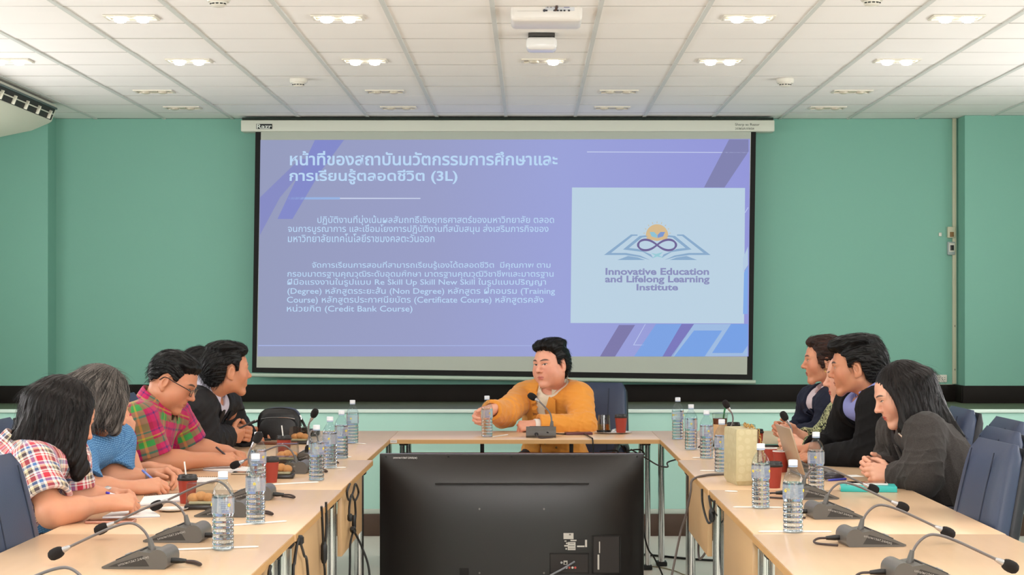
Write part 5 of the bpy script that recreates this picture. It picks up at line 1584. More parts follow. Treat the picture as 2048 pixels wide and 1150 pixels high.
    na = nrm(neck_top - N)      # neck axis
    def garment(name, m, t=.008, sleeve='long', open_v=None, neck_r=.062, res=.0052, amp=.004, cuff=.02, hem=None, extra=(), seedo=0, neck_z=0.0, flare=.0, make=True):
        pr = [dict(p) for p in torso] + list(extra)
        post_ = []; slv = []
        for sd in 'LR':
            A = arms[sd]; s, e, w = A['s'], A['e'], A['w']
            if sleeve == 'short':
                c = s + (e - s) * sp.get('short_frac', .80); slv.append(rc(s, c, .054 * ab + .004, .056 * ab + .006 + flare, k=.03)); post_.append((c, nrm(e - s), s))
            elif sleeve == 'long' and make:
                c = w - nrm(w - e) * cuff
                slv += [rc(s, e, .055 * ab + .002, .049 * ab, k=.025), rc(e, c, .049 * ab, .036 * ab, k=.025)]; post_.append((c, nrm(w - e), e))
        fp = fold_post([(arms[sd]['s'], arms[sd]['e'], arms[sd]['w'] if sleeve == 'long' else None) for sd in 'LR'], amp, rgs + seedo)
        def post(F):
            XX = F.ax[0][:, None, None]; YY = F.ax[1][None, :, None]; ZZ = F.ax[2][None, None, :]
            rx, ry, rz = XX - Pv[0], YY - Pv[1], ZZ - Pv[2]
            uu = rx * la[0] + ry * la[1] + rz * la[2]; vv = rx * tu[0] + ry * tu[1] + rz * tu[2]; ff = rx * tf[0] + ry * tf[1] + rz * tf[2]
            if open_v:
                vb, wt, cut_open = open_v            # button height, half width at the neck, lower flare
                hw = np.where(vv > vb, wt * np.clip((vv - vb) / (SL - vb), 0, 1.4), cut_open * np.clip((vb - vv) / .3, 0, 1))
                dv = np.maximum((np.abs(uu) - hw) * .92, -(ff - .0))
                F.d = np.maximum(F.d, -dv.astype(f32))
            hz = hem if hem is not None else -.10
            F.d = np.maximum(F.d, (hz - vv).astype(f32))
            fp(F); tor = F.d; F.d = np.full_like(tor, .2)
            for p in slv: F.add(p, t)
            fp(F)
            for c, u, o in post_:          # sleeves end in a clean cut
                lo = c - .12; hi = c + .12; a, b = F.sl(lo, hi); S_ = tuple(slice(a[i], b[i]) for i in range(3))
                x, y, z = XX[S_[0]] - c[0], YY[:, S_[1]] - c[1], ZZ[:, :, S_[2]] - c[2]
                al = x * u[0] + y * u[1] + z * u[2]
                rad = np.sqrt(np.maximum(x * x + y * y + z * z - al * al, 0))
                cut = np.where((rad < .135) & (al > -.02) & (al < .11), al, -1)
                F.d[S_] = np.maximum(F.d[S_], cut.astype(f32))
            k = .022; h = np.maximum(k - np.abs(tor - F.d), 0) / k
            F.d = np.minimum(tor, F.d) - h * h * k * .25
            if post_:
                for (c, u, o), sd in zip(post_, 'LR'):
                    ri = (.0475 if sleeve == 'short' else .031) * ab + .003
                    F.add(rc(c - u * (.05 if sleeve == 'short' else .015), c + u * .02, ri, ri + .004 + (flare + .004 if sleeve == 'short' else 0), k=.004, op='-'))
            F.add(rc(N + na * (.0 + neck_z) + tf * .004, N + na * .2, neck_r, neck_r + .02, k=.008, op='-'))
            F.add(rc(N + tf * .045 - tu * (.025 - neck_z), N + na * .16 + tf * .05, neck_r * .72, neck_r, k=.012, op='-'))
        v, f = net(pr, res, grow=t, post=post, pad=.03, also=slv)
        if not make: return tri_bvh(v, f)
        o = put_mesh(name, [(v, f)], m, body, {'cuv': [cuv(v, sleeve == 'short')]})
        bvt = garment(name, m, t, 'none', open_v, neck_r, res, amp, cuff, hem, extra, seedo, neck_z, flare, False) if open_v else None
        return o, v, bvt
    def collar(m, r=.062, h=.034, leaf=.042, op=.35, tip=.022, thick=.0022, name='collar', back=.012, rise=.036, drop=.026):
        ax_ = nrm(na * .25 + tu * .55 + np.array((0, 0, .6))); fl = nrm(tf - ax_ * np.dot(tf, ax_)); ll = np.cross(ax_, fl) * -1
        base = N + ax_ * rise; g = G(); rings = []
        n = 40
        for i in range(n + 1):
            th = op + (2 * PI - 2 * op) * i / n
            rd = fl * math.cos(th) + ll * math.sin(th)
            bk = .5 - .5 * math.cos(th)
            endf = math.exp(-(min(th - op, 2 * PI - op - th) / .30) ** 2)
            hh = h * (.72 + .28 * bk); off = ax_ * (back * bk - drop * (1 - bk)) + fl * (.022 * (1 - bk))
            lf = leaf + tip * endf
            pr = [(r + .003, -.014), (r - .001, hh * .6), (r + .001, hh), (r + .006, hh + .003), (r + .013, hh - lf * .3), (r + .023 + .004 * endf, hh - lf),
                  (r + .023 + .004 * endf - thick, hh - lf), (r + .011, hh - lf * .3 - .002), (r + .005, hh - .002)]
            rings.append([Vector(base + off + rd * a_ + ax_ * b_) for a_, b_ in pr])
        o = obj(name, g.ring_loft(rings), m, body, 60)
        co = np.zeros(len(o.data.vertices) * 3, 'f'); o.data.vertices.foreach_get('co', co); co = co.reshape(-1, 3) - Pv
        an = np.arctan2((co + Pv - N) @ la, (co + Pv - N) @ tf)
        at_ = o.data.attributes.new('cuv', 'FLOAT_VECTOR', 'POINT'); at_.data.foreach_set('vector', np.stack([an * r, co @ tu, an * 0], 1).astype(f32).ravel())
        return o
    def drape(name, m, rows, bv, lift=.006, thick=.003):
        'rows: list of polylines [(u,v)...] of equal length, laid on the front of a garment'
        g = G(); top = []; bot = []
        for row in rows:
            tr_, br_ = [], []
            last = None
            for (u, vv) in row[::-1]:
                o_ = Pv + la * u + tu * vv + tf * .5
                hit = bv.ray_cast(Vector(o_), Vector(-tf))
                if hit[0] is not None and np.dot(np.array(hit[0]) - Pv, tf) < -.02: hit = (None, None)
                p_ = np.array(hit[0]) if hit[0] is not None else o_ - tf * (.4 if last is None else .5 - last)
                last = np.dot(p_ - Pv, tf)
                nn = tf
                if hit[0] is not None:
                    nn = np.array(hit[1]); nn = nrm(nn * (1 if np.dot(nn, tf) > 0 else -1) + tf * .35)
                tr_.append(g.bm.verts.new(p_ + nn * (lift + thick))); br_.append(g.bm.verts.new(p_ + nn * lift))
            top.append(tr_[::-1]); bot.append(br_[::-1])
        R_, C2 = len(rows), len(rows[0])
        for i in range(R_ - 1):
            for j in range(C2 - 1):
                g.bm.faces.new((top[i][j], top[i][j + 1], top[i + 1][j + 1], top[i + 1][j])); g.bm.faces.new((bot[i][j], bot[i + 1][j], bot[i + 1][j + 1], bot[i][j + 1]))
        for i in range(R_ - 1):
            for j in (0, C2 - 1): g.bm.faces.new((top[i][j], top[i + 1][j], bot[i + 1][j], bot[i][j]))
        for j in range(C2 - 1):
            for i in (0, R_ - 1): g.bm.faces.new((top[i][j], bot[i][j], bot[i][j + 1], top[i][j + 1]))
        return obj(name, g, m, body, 50)
    def lapels(m, bv, vb, wt=.062, wide=.062, lift=.008, seam=None):
        for s in (-1, 1):
            rows = []
            n = 16
            for i in range(n + 1):
                a_ = i / n; v_ = vb + (SL - .015 - vb) * a_
                ui = wt * a_ - .004; wd = wide * min(1, a_ * 2.0) if a_ < .66 else wide * (1 - (a_ - .66) * .9)
                if .60 < a_ < .72: wd *= .80 if a_ > .66 else 1.0
                rows.append([(s * (ui + wd * j / 4), v_ - (.012 if a_ > .66 else 0) * j / 4) for j in range(5)])
            lp_ = drape('lapel', m, rows, bv, lift, .006)
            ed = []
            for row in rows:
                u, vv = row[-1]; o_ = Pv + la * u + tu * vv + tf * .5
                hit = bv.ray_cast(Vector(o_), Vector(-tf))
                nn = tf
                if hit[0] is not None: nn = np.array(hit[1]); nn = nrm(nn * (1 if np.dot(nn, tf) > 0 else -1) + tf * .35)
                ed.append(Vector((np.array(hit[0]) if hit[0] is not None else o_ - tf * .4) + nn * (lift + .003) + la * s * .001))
            obj('lapel_seam', G().tube(ed, .0016, 6), seam or m, lp_)  # edge tube stands in for the shade line along the lapel
    # --- hair
    def hair(m, prims, poly=None, cut=(), flow='back', amp=.0024, res=.0026, freq=1.0, seed=0, strands=0, slen=.03, lift=.25):
        rg = np.random.RandomState(seed + 11); ph = rg.uniform(0, 6.28, 8)
        lw = tol(H + np.array((0, 0, -1.0))) ; down = nrm(lw)
        def flowc(v):
            if flow == 'back':
                a_ = np.arctan2(v[:, 0], v[:, 2] + .03) * .09; return np.stack([a_, v[:, 1] + .4 * v[:, 2], v[:, 2]], 1)
            a_ = np.arctan2(v[:, 0], -v[:, 1] - .0) * .10; return np.stack([a_, v[:, 2], v[:, 1]], 1)
        def post(F):
            ix, P = F.near(.02)
            c = flowc(P)
            w = np.zeros(len(P))
            for i, fq in enumerate((330, 520, 810)):
                w += np.sin(c[:, 0] * fq * freq + ph[i] + 2.2 * np.sin(c[:, 1] * 22 + ph[i + 3]) + 1.2 * np.sin(c[:, 1] * 51 + ph[i + 4])) / (1 + .6 * i)
            F.d[ix] += (w * amp * .5).astype(f32)
            if poly is not None:
                sd = poly_sd(poly, F.ax[1][:, None].astype(float), F.ax[2][None, :].astype(float))[None]
                jag = .003 * np.sin(F.ax[0] * 260)[:, None, None]
                F.d = np.maximum(F.d, (sd + jag).astype(f32))
            for p in cut: F.add(dict(p, op='-'))
        v, f = net(prims, res, post=post, pad=.015)
        parts = [(H + (v * hk) @ RH.T, f)]; at = [flowc(v)]
        if strands:
            bv = tri_bvh(v, f[::3]) ; fn = np.cross(v[f[:, 1]] - v[f[:, 0]], v[f[:, 2]] - v[f[:, 0]]); fn /= np.maximum(np.linalg.norm(fn, axis=1), 1e-9)[:, None]
            pick = rg.choice(len(f), strands); sv = []; sq = []; sa = []; base = 0
            for fi in pick:
                p = v[f[fi]].mean(0); nn = fn[fi]
                if flow != 'back' and p[1] > .035: continue
                if flow == 'back': fl_ = np.array((0, -1.0, -.15)) + np.array((.0, 0, -1.6)) * min(1, max(0, (-p[1] - .01) / .06)) + np.array((0, 0, -.5)) * (p[2] < .06)
                else: fl_ = down + np.array((p[0], p[1], 0)) * 2.0
                fl_ = fl_ + rg.normal(size=3) * .09; fl_ = nrm(fl_ - nn * np.dot(fl_, nn)); L = slen * rg.uniform(.6, 1.4)
                cvr = .55 * L * L / .20; pts = [p - nn * .002, p + fl_ * L * .35 + nn * (.001 + lift * .006 - cvr * .12), p + fl_ * L * .7 + nn * (.001 + lift * .008 - cvr * .49), p + fl_ * L + nn * (lift * .009 - cvr) + down * .002]
                sdv = np.cross(fl_, nn); rr_ = .0008
                for k_, pp in enumerate(pts):
                    ww = rr_ * (1, .95, .7, .12)[k_]
                    sv += [pp + sdv * ww, pp + nn * ww * .6, pp - sdv * ww]
                c_ = flowc(np.array([p]))[0]
                sa += [c_ + np.array((rg.uniform(-.004, .004), 0, 0))] * 12
                for k_ in range(3):
                    b_ = base + 3 * k_
                    for e_ in range(3): sq.append((b_ + e_, b_ + (e_ + 1) % 3, b_ + 3 + (e_ + 1) % 3, b_ + 3 + e_))
                base += 12
            parts.append((H + (np.array(sv) * hk) @ RH.T, np.array(sq))); at.append(np.array(sa))
        return put_mesh('hair', parts, m, body, {'hf': at})
    def lock(st, wd, r0, r1, k=.012, flat=None):
        'hair lock: starts at a head point, hangs by a world offset'
        e_ = tol(tow(st) + np.array(wd, float)); return rc(st, e_, r0, r1, k=k, flat=flat)
    for k_, v_ in list(locals().items()): setattr(q, k_, v_)
    return q
# ---------------------------------------------------------------- the people round the table
SK_LIGHT = skin_mat('skin_light', (226, 164, 138), (190, 106, 96), eye_open=.0029, gaze=-.002)
SK_MID = skin_mat('skin_mid', (208, 148, 116), (168, 92, 80), eye_open=.0026)
SK_TAN = skin_mat('skin_tan', (196, 134, 100), (160, 84, 70), eye_open=.0036)
SK_FAIR = skin_mat('skin_fair', (226, 172, 146), (176, 62, 58), eye_open=.0024, brow_w=.0034)
SK_LIPS = skin_mat('skin_red_lips', (204, 142, 110), (132, 24, 34), eye_open=.0036, brow_w=.0034)
HR_BLACK = hair_mat('hair_black', (8, 7, 7), (17, 14, 14), .36)
HR_MATT = hair_mat('hair_black_soft', (9, 8, 8), (20, 17, 17), .45)
HR_BROWN = hair_mat('hair_dark_brown', (11, 8, 8), (27, 19, 18), .42)
HR_RED = hair_mat('hair_brown', (26, 16, 14), (64, 40, 33), .40)
HR_GREY = hair_mat('hair_grey', (18, 15, 14), (122, 114, 108), .44, (190, 9, 1))

M_orange = mat('jacket_orange', (226, 150, 62), .8, spec=.2, sheen=.2, bump=.15, bscale=420)
M_cream = mat('shirt_cream', (232, 222, 200), .75, bump=.08, bscale=300)
M_suit = mat('suit_black', (24, 22, 24), .62, spec=.3, sheen=.0, bump=.12, bscale=420)
M_suit2 = mat('suit_black_matt', (17, 16, 17), .75, spec=.2, sheen=.0, bump=.12, bscale=420)
M_lav = mat('shirt_lavender', (196, 190, 204), .75, bump=.08, bscale=300)
M_peri = mat('shirt_periwinkle', (140, 146, 204), .75, bump=.08, bscale=300)
M_navy = mat('blazer_navy', (26, 30, 48), .72, spec=.25, sheen=.0, bump=.12, bscale=420)
M_pale = mat('blouse_pale', (206, 190, 196), .75)
M_wool = mat('blazer_wool', (60, 56, 54), .9, spec=.12, sheen=.08, noise=.55, nscale=210, bump=.35, bscale=260)
M_blue = mat('shirt_blue', (104, 150, 190), .85, spec=.2, bump=.1, bscale=300)
nt = M_blue.node_tree; b_ = nt.nodes['Principled BSDF']
at = nt.nodes.new('ShaderNodeAttribute'); at.attribute_name = 'cuv'
bk_ = nt.nodes.new('ShaderNodeTexBrick'); bk_.inputs['Scale'].default_value = 50; bk_.inputs['Mortar Size'].default_value = .07; bk_.inputs['Brick Width'].default_value = .6; bk_.inputs['Row Height'].default_value = .3
bk_.inputs['Color1'].default_value = (*s2l((112, 158, 198)), 1); bk_.inputs['Color2'].default_value = (*s2l((98, 146, 190)), 1); bk_.inputs['Mortar'].default_value = (*s2l((62, 104, 150)), 1)
nt.links.new(at.outputs['Vector'], bk_.inputs['Vector']); nt.links.new(bk_.outputs['Color'], b_.inputs['Base Color'])
M_tee = mat('shirt_dark', (32, 32, 42), .85)
Rr, Wc, Bl, Gy, Cr = (190, 48, 66), (232, 220, 214), (70, 110, 164), (74, 62, 66), (214, 196, 160)
M_check = plaid_mat('shirt_check', .072, [(0, Rr), (.20, Wc), (.27, Bl), (.39, Wc), (.46, Gy), (.62, Cr), (.72, Gy), (.76, Wc), (.84, Rr), (.90, Wc)],
                    [(0, Rr), (.18, Wc), (.24, Rr), (.30, Wc), (.40, Gy), (.56, Cr), (.66, Wc), (.72, Bl), (.86, Wc), (.92, Rr)])
Mg, Mr, Gn, Vi, Ye, Or_ = (176, 20, 84), (150, 22, 62), (48, 132, 60), (70, 24, 96), (170, 150, 40), (190, 80, 60)
M_plaid = plaid_mat('shirt_plaid', .155, [(0, Mg), (.30, Vi), (.34, Mg), (.44, Mr), (.52, Gn), (.66, Ye), (.70, Gn), (.78, Mr), (.90, Or_), (.94, Mg)],
                    [(0, Mr), (.18, Mg), (.36, Vi), (.42, Mg), (.56, Gn), (.72, Mr), (.78, Ye), (.82, Mg), (.92, Vi), (.96, Mg)], .75)
M_pat = mat('blouse_pattern', (120, 128, 84), .8)
nt = M_pat.node_tree; b_ = nt.nodes['Principled BSDF']
tc = nt.nodes.new('ShaderNodeTexCoord'); vo = nt.nodes.new('ShaderNodeTexNoise'); vo.inputs['Scale'].default_value = 55; vo.inputs['Detail'].default_value = 3; vo.inputs['Distortion'].default_value = 1.5
cr = nt.nodes.new('ShaderNodeValToRGB'); e = cr.color_ramp.elements; e[0].position = .44; e[0].color = (*s2l((22, 22, 22)), 1); e[1].position = .48; e[1].color = (*s2l((128, 138, 88)), 1)
q_ = e.new(.56); q_.color = (*s2l((206, 206, 160)), 1); q_ = e.new(.62); q_.color = (*s2l((40, 40, 36)), 1)
nt.links.new(tc.outputs['Object'], vo.inputs['Vector']); nt.links.new(vo.outputs['Fac'], cr.inputs[0]); nt.links.new(cr.outputs[0], b_.inputs['Base Color'])

CAP = [el((0, -.014, .032), (.0835, .1045, .0995), k=.01), el((0, -.05, -.01), (.070, .065, .075), k=.03)]
def torus_pts(c, a, b, ra, rb, n=20): return [Vector(c + a * ra * math.cos(2 * PI * i / n) + b * rb * math.sin(2 * PI * i / n)) for i in range(n + 1)]

# man in the orange jacket, head of the table
q = make_person('man in an orange jacket and cream shirt at the head table', dict(
    H=W(1103, 730, 10.70), yaw=-132, pitch=2, roll=-.06 * 57, hk=1.10, fat=.010, seed=2, build=1.12, arm=1.15, skin=SK_LIGHT,
    N=W(1108, 768, 10.84), P=(.15, 11.02, .55),
    L=(W(1158, 793, 10.72), W(1166, 853, 10.55), W(1072, 850, 10.45), (-1, .0, -.05), (.0, .62, -.78), 'L', 'fist'),
    R=(W(1050, 792, 10.93), W(1008, 828, 10.60), W(981, 820, 10.36), (-.55, -.25, -.25), (.5, -.55, -.2), 'R', 'half')))
q.garment('shirt', M_cream, .007, 'none', neck_r=.066, amp=.003)
q.collar(M_cream, r=.068, h=.03, leaf=.046, op=.50, tip=.026)
o, v, f = q.garment('jacket', M_orange, .017, 'long', open_v=(.17, .056, .07), neck_r=.076, amp=.0085, cuff=.012, seedo=3, neck_z=-.03)
bv = f
q.lapels(M_orange, bv, .17, .056, .066, seam=mat('seam_orange', (176, 104, 36), .8))  # darker orange edge puts the lapel's shade into the colour
for s in (-1, 1):
    q.drape('pocket_flap', M_orange, [[(s * (.075 + .028 * j), z) for j in range(5)] for z in (.23, .215, .195)], bv, .004, .003)
for u_, z in ((.035, .185), (.1, .165)):
    h_ = bv.ray_cast(Vector(q.Pv + q.la * u_ + q.tu * z + q.tf * .5), Vector(-q.tf))[0]
    if h_: obj('button', G().sphere(tuple(h_ + Vector(q.tf) * .004), .007, 10, (1, .6, 1)), mat('button_brass', (120, 96, 54), .35, metal=.6), q.body)
cw = q.arms['L']['w']; cu_ = nrm(q.arms['L']['w'] - q.arms['L']['e'])
obj('shirt_cuff', G().tube([Vector(cw - cu_ * .03), Vector(cw + cu_ * .012)], [.037, .0345], 24), mat('cuff_white', (236, 232, 226), .7), q.body)
q.hair(HR_BLACK, CAP + [el((0, .040, .105), (.066, .052, .032), k=.02), el((-.0, -.02, .115), (.074, .075, .030), k=.02), rc((.02, .07, .098), (.045, .06, .10), .022, .018, k=.02), rc((-.05, .05, .095), (-.062, .0, .09), .02, .02, k=.02)],
       [(a, b + (.006 if b > .05 else 0)) for a, b in SHORT], amp=.0036, seed=4, strands=1700, slen=.024, lift=.12)

# left side of the table, from the camera outwards
q = make_person('woman with black hair in a red checked shirt, writing', dict(
    H=W(124, 834, 6.2), yaw=34, pitch=24, hk=1.03, female=True, seed=5, skin=SK_MID, sleeve='short', short_frac=.76, arm=1.12, build=1.1,
    N=(-1.70, 6.12, .965), P=(-1.93, 6.10, .55), trouser_mat=None,
    R=(W(66, 930, 5.97), W(104, 1026, 5.87), W(214, 1006, 6.07), (.80, .50, .02), (-.25, .5, -.8), 'R', 'pen'),
    L=((-1.58, 6.30, .935), (-1.575, 6.31, .795), (-1.455, 6.40, .795), (.85, -.35, .0), (.1, -.6, -.8), 'L', 'half')))
q.garment('shirt', M_check, .009, 'short', neck_r=.064, amp=.0045, flare=.010)
q.collar(M_check, r=.062, h=.026, leaf=.036, op=.5, rise=.02)
ps = [el((0, -.018, .034), (.090, .110, .100), k=.02), el((0, -.05, -.02), (.086, .075, .09), k=.03)]
for i in range(15):
    a = -1.15 - (PI + .84 - 2.3 + 1.0) * 0 + (i / 14) * (2 * PI - 2.3) ; a = math.radians(55) + math.radians(250) * i / 14
    x, y = math.sin(a) * .078, math.cos(a) * .085 - .02
    wd = q.RH @ np.array((x, y, 0)); L_ = .17 + .035 * math.sin(i * 1.7)
    ps.append(q.lock((x, y, .02), (wd[0] * .35, wd[1] * .35, -L_), .034, .022, k=.035))
for j, (dx, dy) in enumerate(((-.05, -.05), (-.09, .0), (-.02, -.09), (-.11, -.06))):
    ps.append(q.lock((0.0 + .03 * j - .04, -.075, .0), (dx - .02, dy, -.15), .04, .016, k=.025))
q.hair(HR_BROWN, ps, cut=[el((0, .118, -.05), (.12, .085, .115), k=.012)], flow='down', amp=.0020, seed=3, strands=2550, slen=.06, lift=.45)
w_ = q.arms['L']['w']; u_ = nrm(w_ - q.arms['L']['e']); a_ = nrm(np.cross(u_, (0, 0, 1))); b2 = np.cross(u_, a_)
wt_ = obj('wristwatch', G().tube(torus_pts(w_ - u_ * .015, a_, b2, .029, .027), .0055, 8), mat('watch_steel', (170, 168, 170), .3, metal=.8), q.body)
obj('watch_face', G().lathe([(.0005, 0), (.014, 0), (.014, .006), (.0005, .007)], 18, Matrix.Translation(Vector(w_ - u_ * .015 + np.array((.0, -.008, .0225))))), mat('watch_dial', (230, 226, 220), .2), wt_)

q = make_person('woman with short greying hair in a light blue short sleeved shirt, writing', dict(
    H=W(199, 807, 6.97), yaw=36, pitch=26, hk=1.06, female=True, seed=6, skin=SK_MID, sleeve='short', short_frac=.82, arm=1.1, build=1.08,
    N=(-1.715, 6.97, .975), P=(-1.93, 6.95, .55),
    R=(W(152, 908, 6.80), W(160, 974, 6.73), W(272, 975, 6.86), (.93, .22, .12), (-.1, .55, -.8), 'R', 'pen'),
    L=((-1.60, 7.12, .935), W(222, 957, 7.02), W(296, 951, 7.08), (.95, -.10, .12), (0, -.5, -.85), 'L', 'half')))
q.garment('shirt', M_blue, .010, 'short', neck_r=.064, amp=.004, flare=.012)
q.collar(M_blue, r=.063, h=.026, leaf=.036, op=.5, rise=.02)
ps = [el((0, -.018, .034), (.093, .112, .104), k=.02), el((0, -.05, -.03), (.085, .075, .085), k=.03)]
for i in range(15):
    a = math.radians(55) + math.radians(250) * i / 14
    x, y = math.sin(a) * .080, math.cos(a) * .088 - .02
    wd = q.RH @ np.array((x, y, 0))
    ps.append(q.lock((x, y, .02), (wd[0] * .2, wd[1] * .2, -.095 - .02 * math.sin(i * 2.1)), .034, .022, k=.035))
q.hair(HR_GREY, ps, cut=[el((0, .118, -.05), (.12, .085, .115), k=.012)], flow='down', amp=.0020, seed=8, strands=2550, slen=.05, lift=.4)
w_ = q.arms['L']['w']; u_ = nrm(w_ - q.arms['L']['e']); a_ = nrm(np.cross(u_, (0, 0, 1))); b2 = np.cross(u_, a_)
obj('bracelet', G().tube(torus_pts(w_ - u_ * .012, a_, b2, .028, .026), .004, 8), mat('watch_steel', (170, 168, 170), .3, metal=.8), q.body)

q = make_person('person mostly hidden behind the grey haired woman, bare forearm raised to the cheek', dict(
    H=(-1.712, 7.33, 1.065), yaw=20, pitch=10, hk=.98, female=True, seed=7, skin=SK_MID, sleeve='short', arm=1.0,
    N=(-1.79, 7.33, .96), P=(-1.97, 7.34, .55),
    R=((-1.765, 7.17, .92), W(262, 944, 7.22), W(252, 884, 7.20), (.02, .02, 1), (-.5, .6, 0), 'R', 'half'),
    L=((-1.73, 7.49, .92), (-1.72, 7.52, .70), (-1.55, 7.47, .80), (1, 0, 0), (0, 0, -1), 'L', 'relax')))
q.garment('shirt', M_tee, .009, 'short', neck_r=.066, amp=.003)
q.hair(HR_MATT, CAP, SHORT, amp=.003, seed=2)

q = make_person('man with glasses in a magenta and green plaid shirt, writing in a notebook', dict(
    H=W(343, 763, 7.93), yaw=-4, pitch=27, hk=1.04, fat=.006, seed=8, skin=SK_TAN, sleeve='short', short_frac=.86, arm=1.22, build=1.1,
    N=(-1.625, 7.95, 1.015), P=(-1.87, 7.93, .55),
    R=(W(276, 842, 7.80), W(300, 924, 7.82), W(424, 919, 7.93), (.95, .28, .02), (-.15, .5, -.82), 'R', 'pen'),
    L=(W(345, 830, 8.12), W(372, 896, 8.16), W(452, 904, 8.22), (.80, -.52, -.05), (.1, -.3, -.95), 'L', 'half')))
q.garment('shirt', M_plaid, .011, 'short', neck_r=.068, amp=.005, flare=.016)
q.collar(M_plaid, r=.066, h=.034, leaf=.042, op=.4)
q.hair(HR_BLACK, [el((0, -.012, .033), (.0800, .1015, .0985), k=.01), el((0, .03, .095), (.066, .06, .032), k=.02)],
       [(.125, .18), (.125, .082), (.095, .074), (.060, .066), (.042, .048), (.034, .02), (.020, .02), (.008, .030), (-.012, .034), (-.03, .018), (-.05, -.012), (-.08, -.036), (-.16, -.044), (-.18, 0), (-.18, .18)],
       amp=.0030, seed=5, strands=1190, slen=.025, lift=.3)
gl = []
for s in (-1, 1):
    rim = [Vector(q.tow((s * (.031 + .021 * math.copysign(abs(math.cos(t)) ** .6, math.cos(t))), .108 - .006 * abs(math.cos(t)), .001 + .0145 * math.copysign(abs(math.sin(t)) ** .6, math.sin(t))))) for t in [2 * PI * i / 24 for i in range(25)]]
    gl.append(rim)
gm = mat('glasses_frame', (40, 34, 34), .3)
g = G()
for s, rim in zip((-1, 1), gl):
    g.tube(rim, .0014, 6)
    g.tube(spline([q.tow((s * .053, .100, .008)), q.tow((s * .074, .085, .013)), q.tow((s * .083, .03, .016)), q.tow((s * .084, -.012, .018)), q.tow((s * .081, -.03, -.004))], 5), .0021, 6)
g.tube(spline([q.tow((-.011, .106, .006)), q.tow((0, .112, .009)), q.tow((.011, .106, .006))], 4), .0014, 6)
ge = obj('glasses', g, gm, q.body)
for rim in gl: obj('lens', G().ring_loft([[p + (sum(rim, Vector()) / 25 - p) * .04 for p in rim[:-1]]] + [[p + Vector(q.RH @ np.array((0, .001, 0))) + (sum(rim, Vector()) / 25 - p) * .04 for p in rim[:-1]]]), M_clear, ge)

q = make_person('man in a black suit on the left with clasped hands', dict(
    H=W(454, 742, 9.0), yaw=30, pitch=0, hk=1.04, seed=9, skin=SK_TAN, arm=1.25, build=1.14,
    N=(-1.60, 9.03, 1.035), P=(-1.86, 9.03, .55),
    R=(W(394, 812, 8.84), W(412, 880, 8.87), W(457, 874, 9.06), (.55, .72, .05), (-.5, .5, .25), 'R', 'clasp'),
    L=((-1.54, 9.22, .985), (-1.51, 9.46, .80), (-1.437, 9.27, .815), (.35, -.80, .08), (-.6, -.30, .1), 'L', 'clasp')))
q.garment('shirt', M_lav, .007, 'none', neck_r=.064, amp=.003)
q.collar(M_lav, r=.067, h=.042, leaf=.05, op=.4, rise=.044)
o, v, f = q.garment('jacket', M_suit, .016, 'long', open_v=(.14, .066, .04), neck_r=.086, amp=.009, cuff=.018, seedo=1, neck_z=-.05)
q.lapels(M_suit, f, .14, .062, .055)
for sd in 'LR':
    w_ = q.arms[sd]['w']; u_ = nrm(w_ - q.arms[sd]['e'])
    obj('shirt_cuff', G().tube([Vector(w_ - u_ * .03), Vector(w_ + u_ * .0)], [.036, .033], 24), M_lav, q.body)
q.hair(HR_BLACK, CAP + [el((0, .045, .098), (.064, .055, .034), k=.02), el((0, -.02, .112), (.074, .08, .030), k=.02), el((0, -.09, .02), (.065, .04, .07), k=.03)],
       [(a + (.004 if b > .05 else 0), b) for a, b in SHORT], amp=.0034, seed=7, strands=1530, slen=.03, lift=.35)

q = make_person('man mostly hidden behind the suited man on the left', dict(
    H=W(402, 743, 9.72), yaw=20, pitch=0, hk=1.02, seed=10, skin=SK_TAN,
    N=(-1.76, 9.74, 1.02), P=(-1.90, 9.74, .55),
    R=((-1.75, 9.56, .97), (-1.66, 9.50, .78), (-1.55, 9.6, .80), (1, .3, 0), (0, .3, -.9), 'R', 'relax'), L=((-1.74, 9.92, .97), (-1.66, 9.97, .78), (-1.52, 9.87, .80), (1, -.3, 0), (0, -.3, -.9), 'L', 'relax')))
q.garment('shirt', M_tee, .012, 'long', neck_r=.066, amp=.003)
q.hair(HR_MATT, CAP, SHORT, amp=.0035, seed=9, strands=850, slen=.03, lift=.6)

# right side of the table, from the camera outwards
q = make_person('woman with long dark hair in a grey wool blazer, hands clasped', dict(
    H=W(1803, 790, 7.35), yaw=183, pitch=20, hk=1.02, female=True, seed=11, skin=SK_FAIR, arm=1.2, build=1.08,
    N=(1.545, 7.35, .985), P=(1.80, 7.35, .55),
    L=(W(1850, 868, 7.20), W(1846, 955, 7.06), W(1788, 950, 7.20), (-.80, .25, .12), (-.35, .85, -.1), 'L', 'clasp'),
    R=((1.50, 7.51, .945), (1.49, 7.58, .80), (1.415, 7.36, .80), (-.70, -.20, .22), (.2, -.8, -.2), 'R', 'clasp')))
q.garment('blouse', mat('blouse_dark', (40, 36, 38), .8), .006, 'none', neck_r=.072, amp=.002)
o, v, f = q.garment('blazer', M_wool, .017, 'long', open_v=(.10, .05, .05), neck_r=.07, amp=.0105, cuff=.008, seedo=2)
q.lapels(M_wool, f, .10, .05, .035)
ps = [el((0, -.018, .034), (.0865, .109, .100), k=.02), el((0, -.06, -.03), (.080, .070, .09), k=.03)]
for i in range(17):
    a = math.radians(62) + math.radians(236) * i / 16
    x, y = math.sin(a) * .077, math.cos(a) * .086 - .02
    wd = q.RH @ np.array((x, y, 0)); L_ = .17 + .03 * math.sin(i * 1.9) + .05 * max(0, -math.cos(a))
    k_ = 1.1 if math.cos(a) < -.2 else .35
    ps.append(q.lock((x, y, .03), (wd[0] * .3 + .065 * max(0, -math.cos(a)), wd[1] * .5, -L_), .033, .020, k=.035))
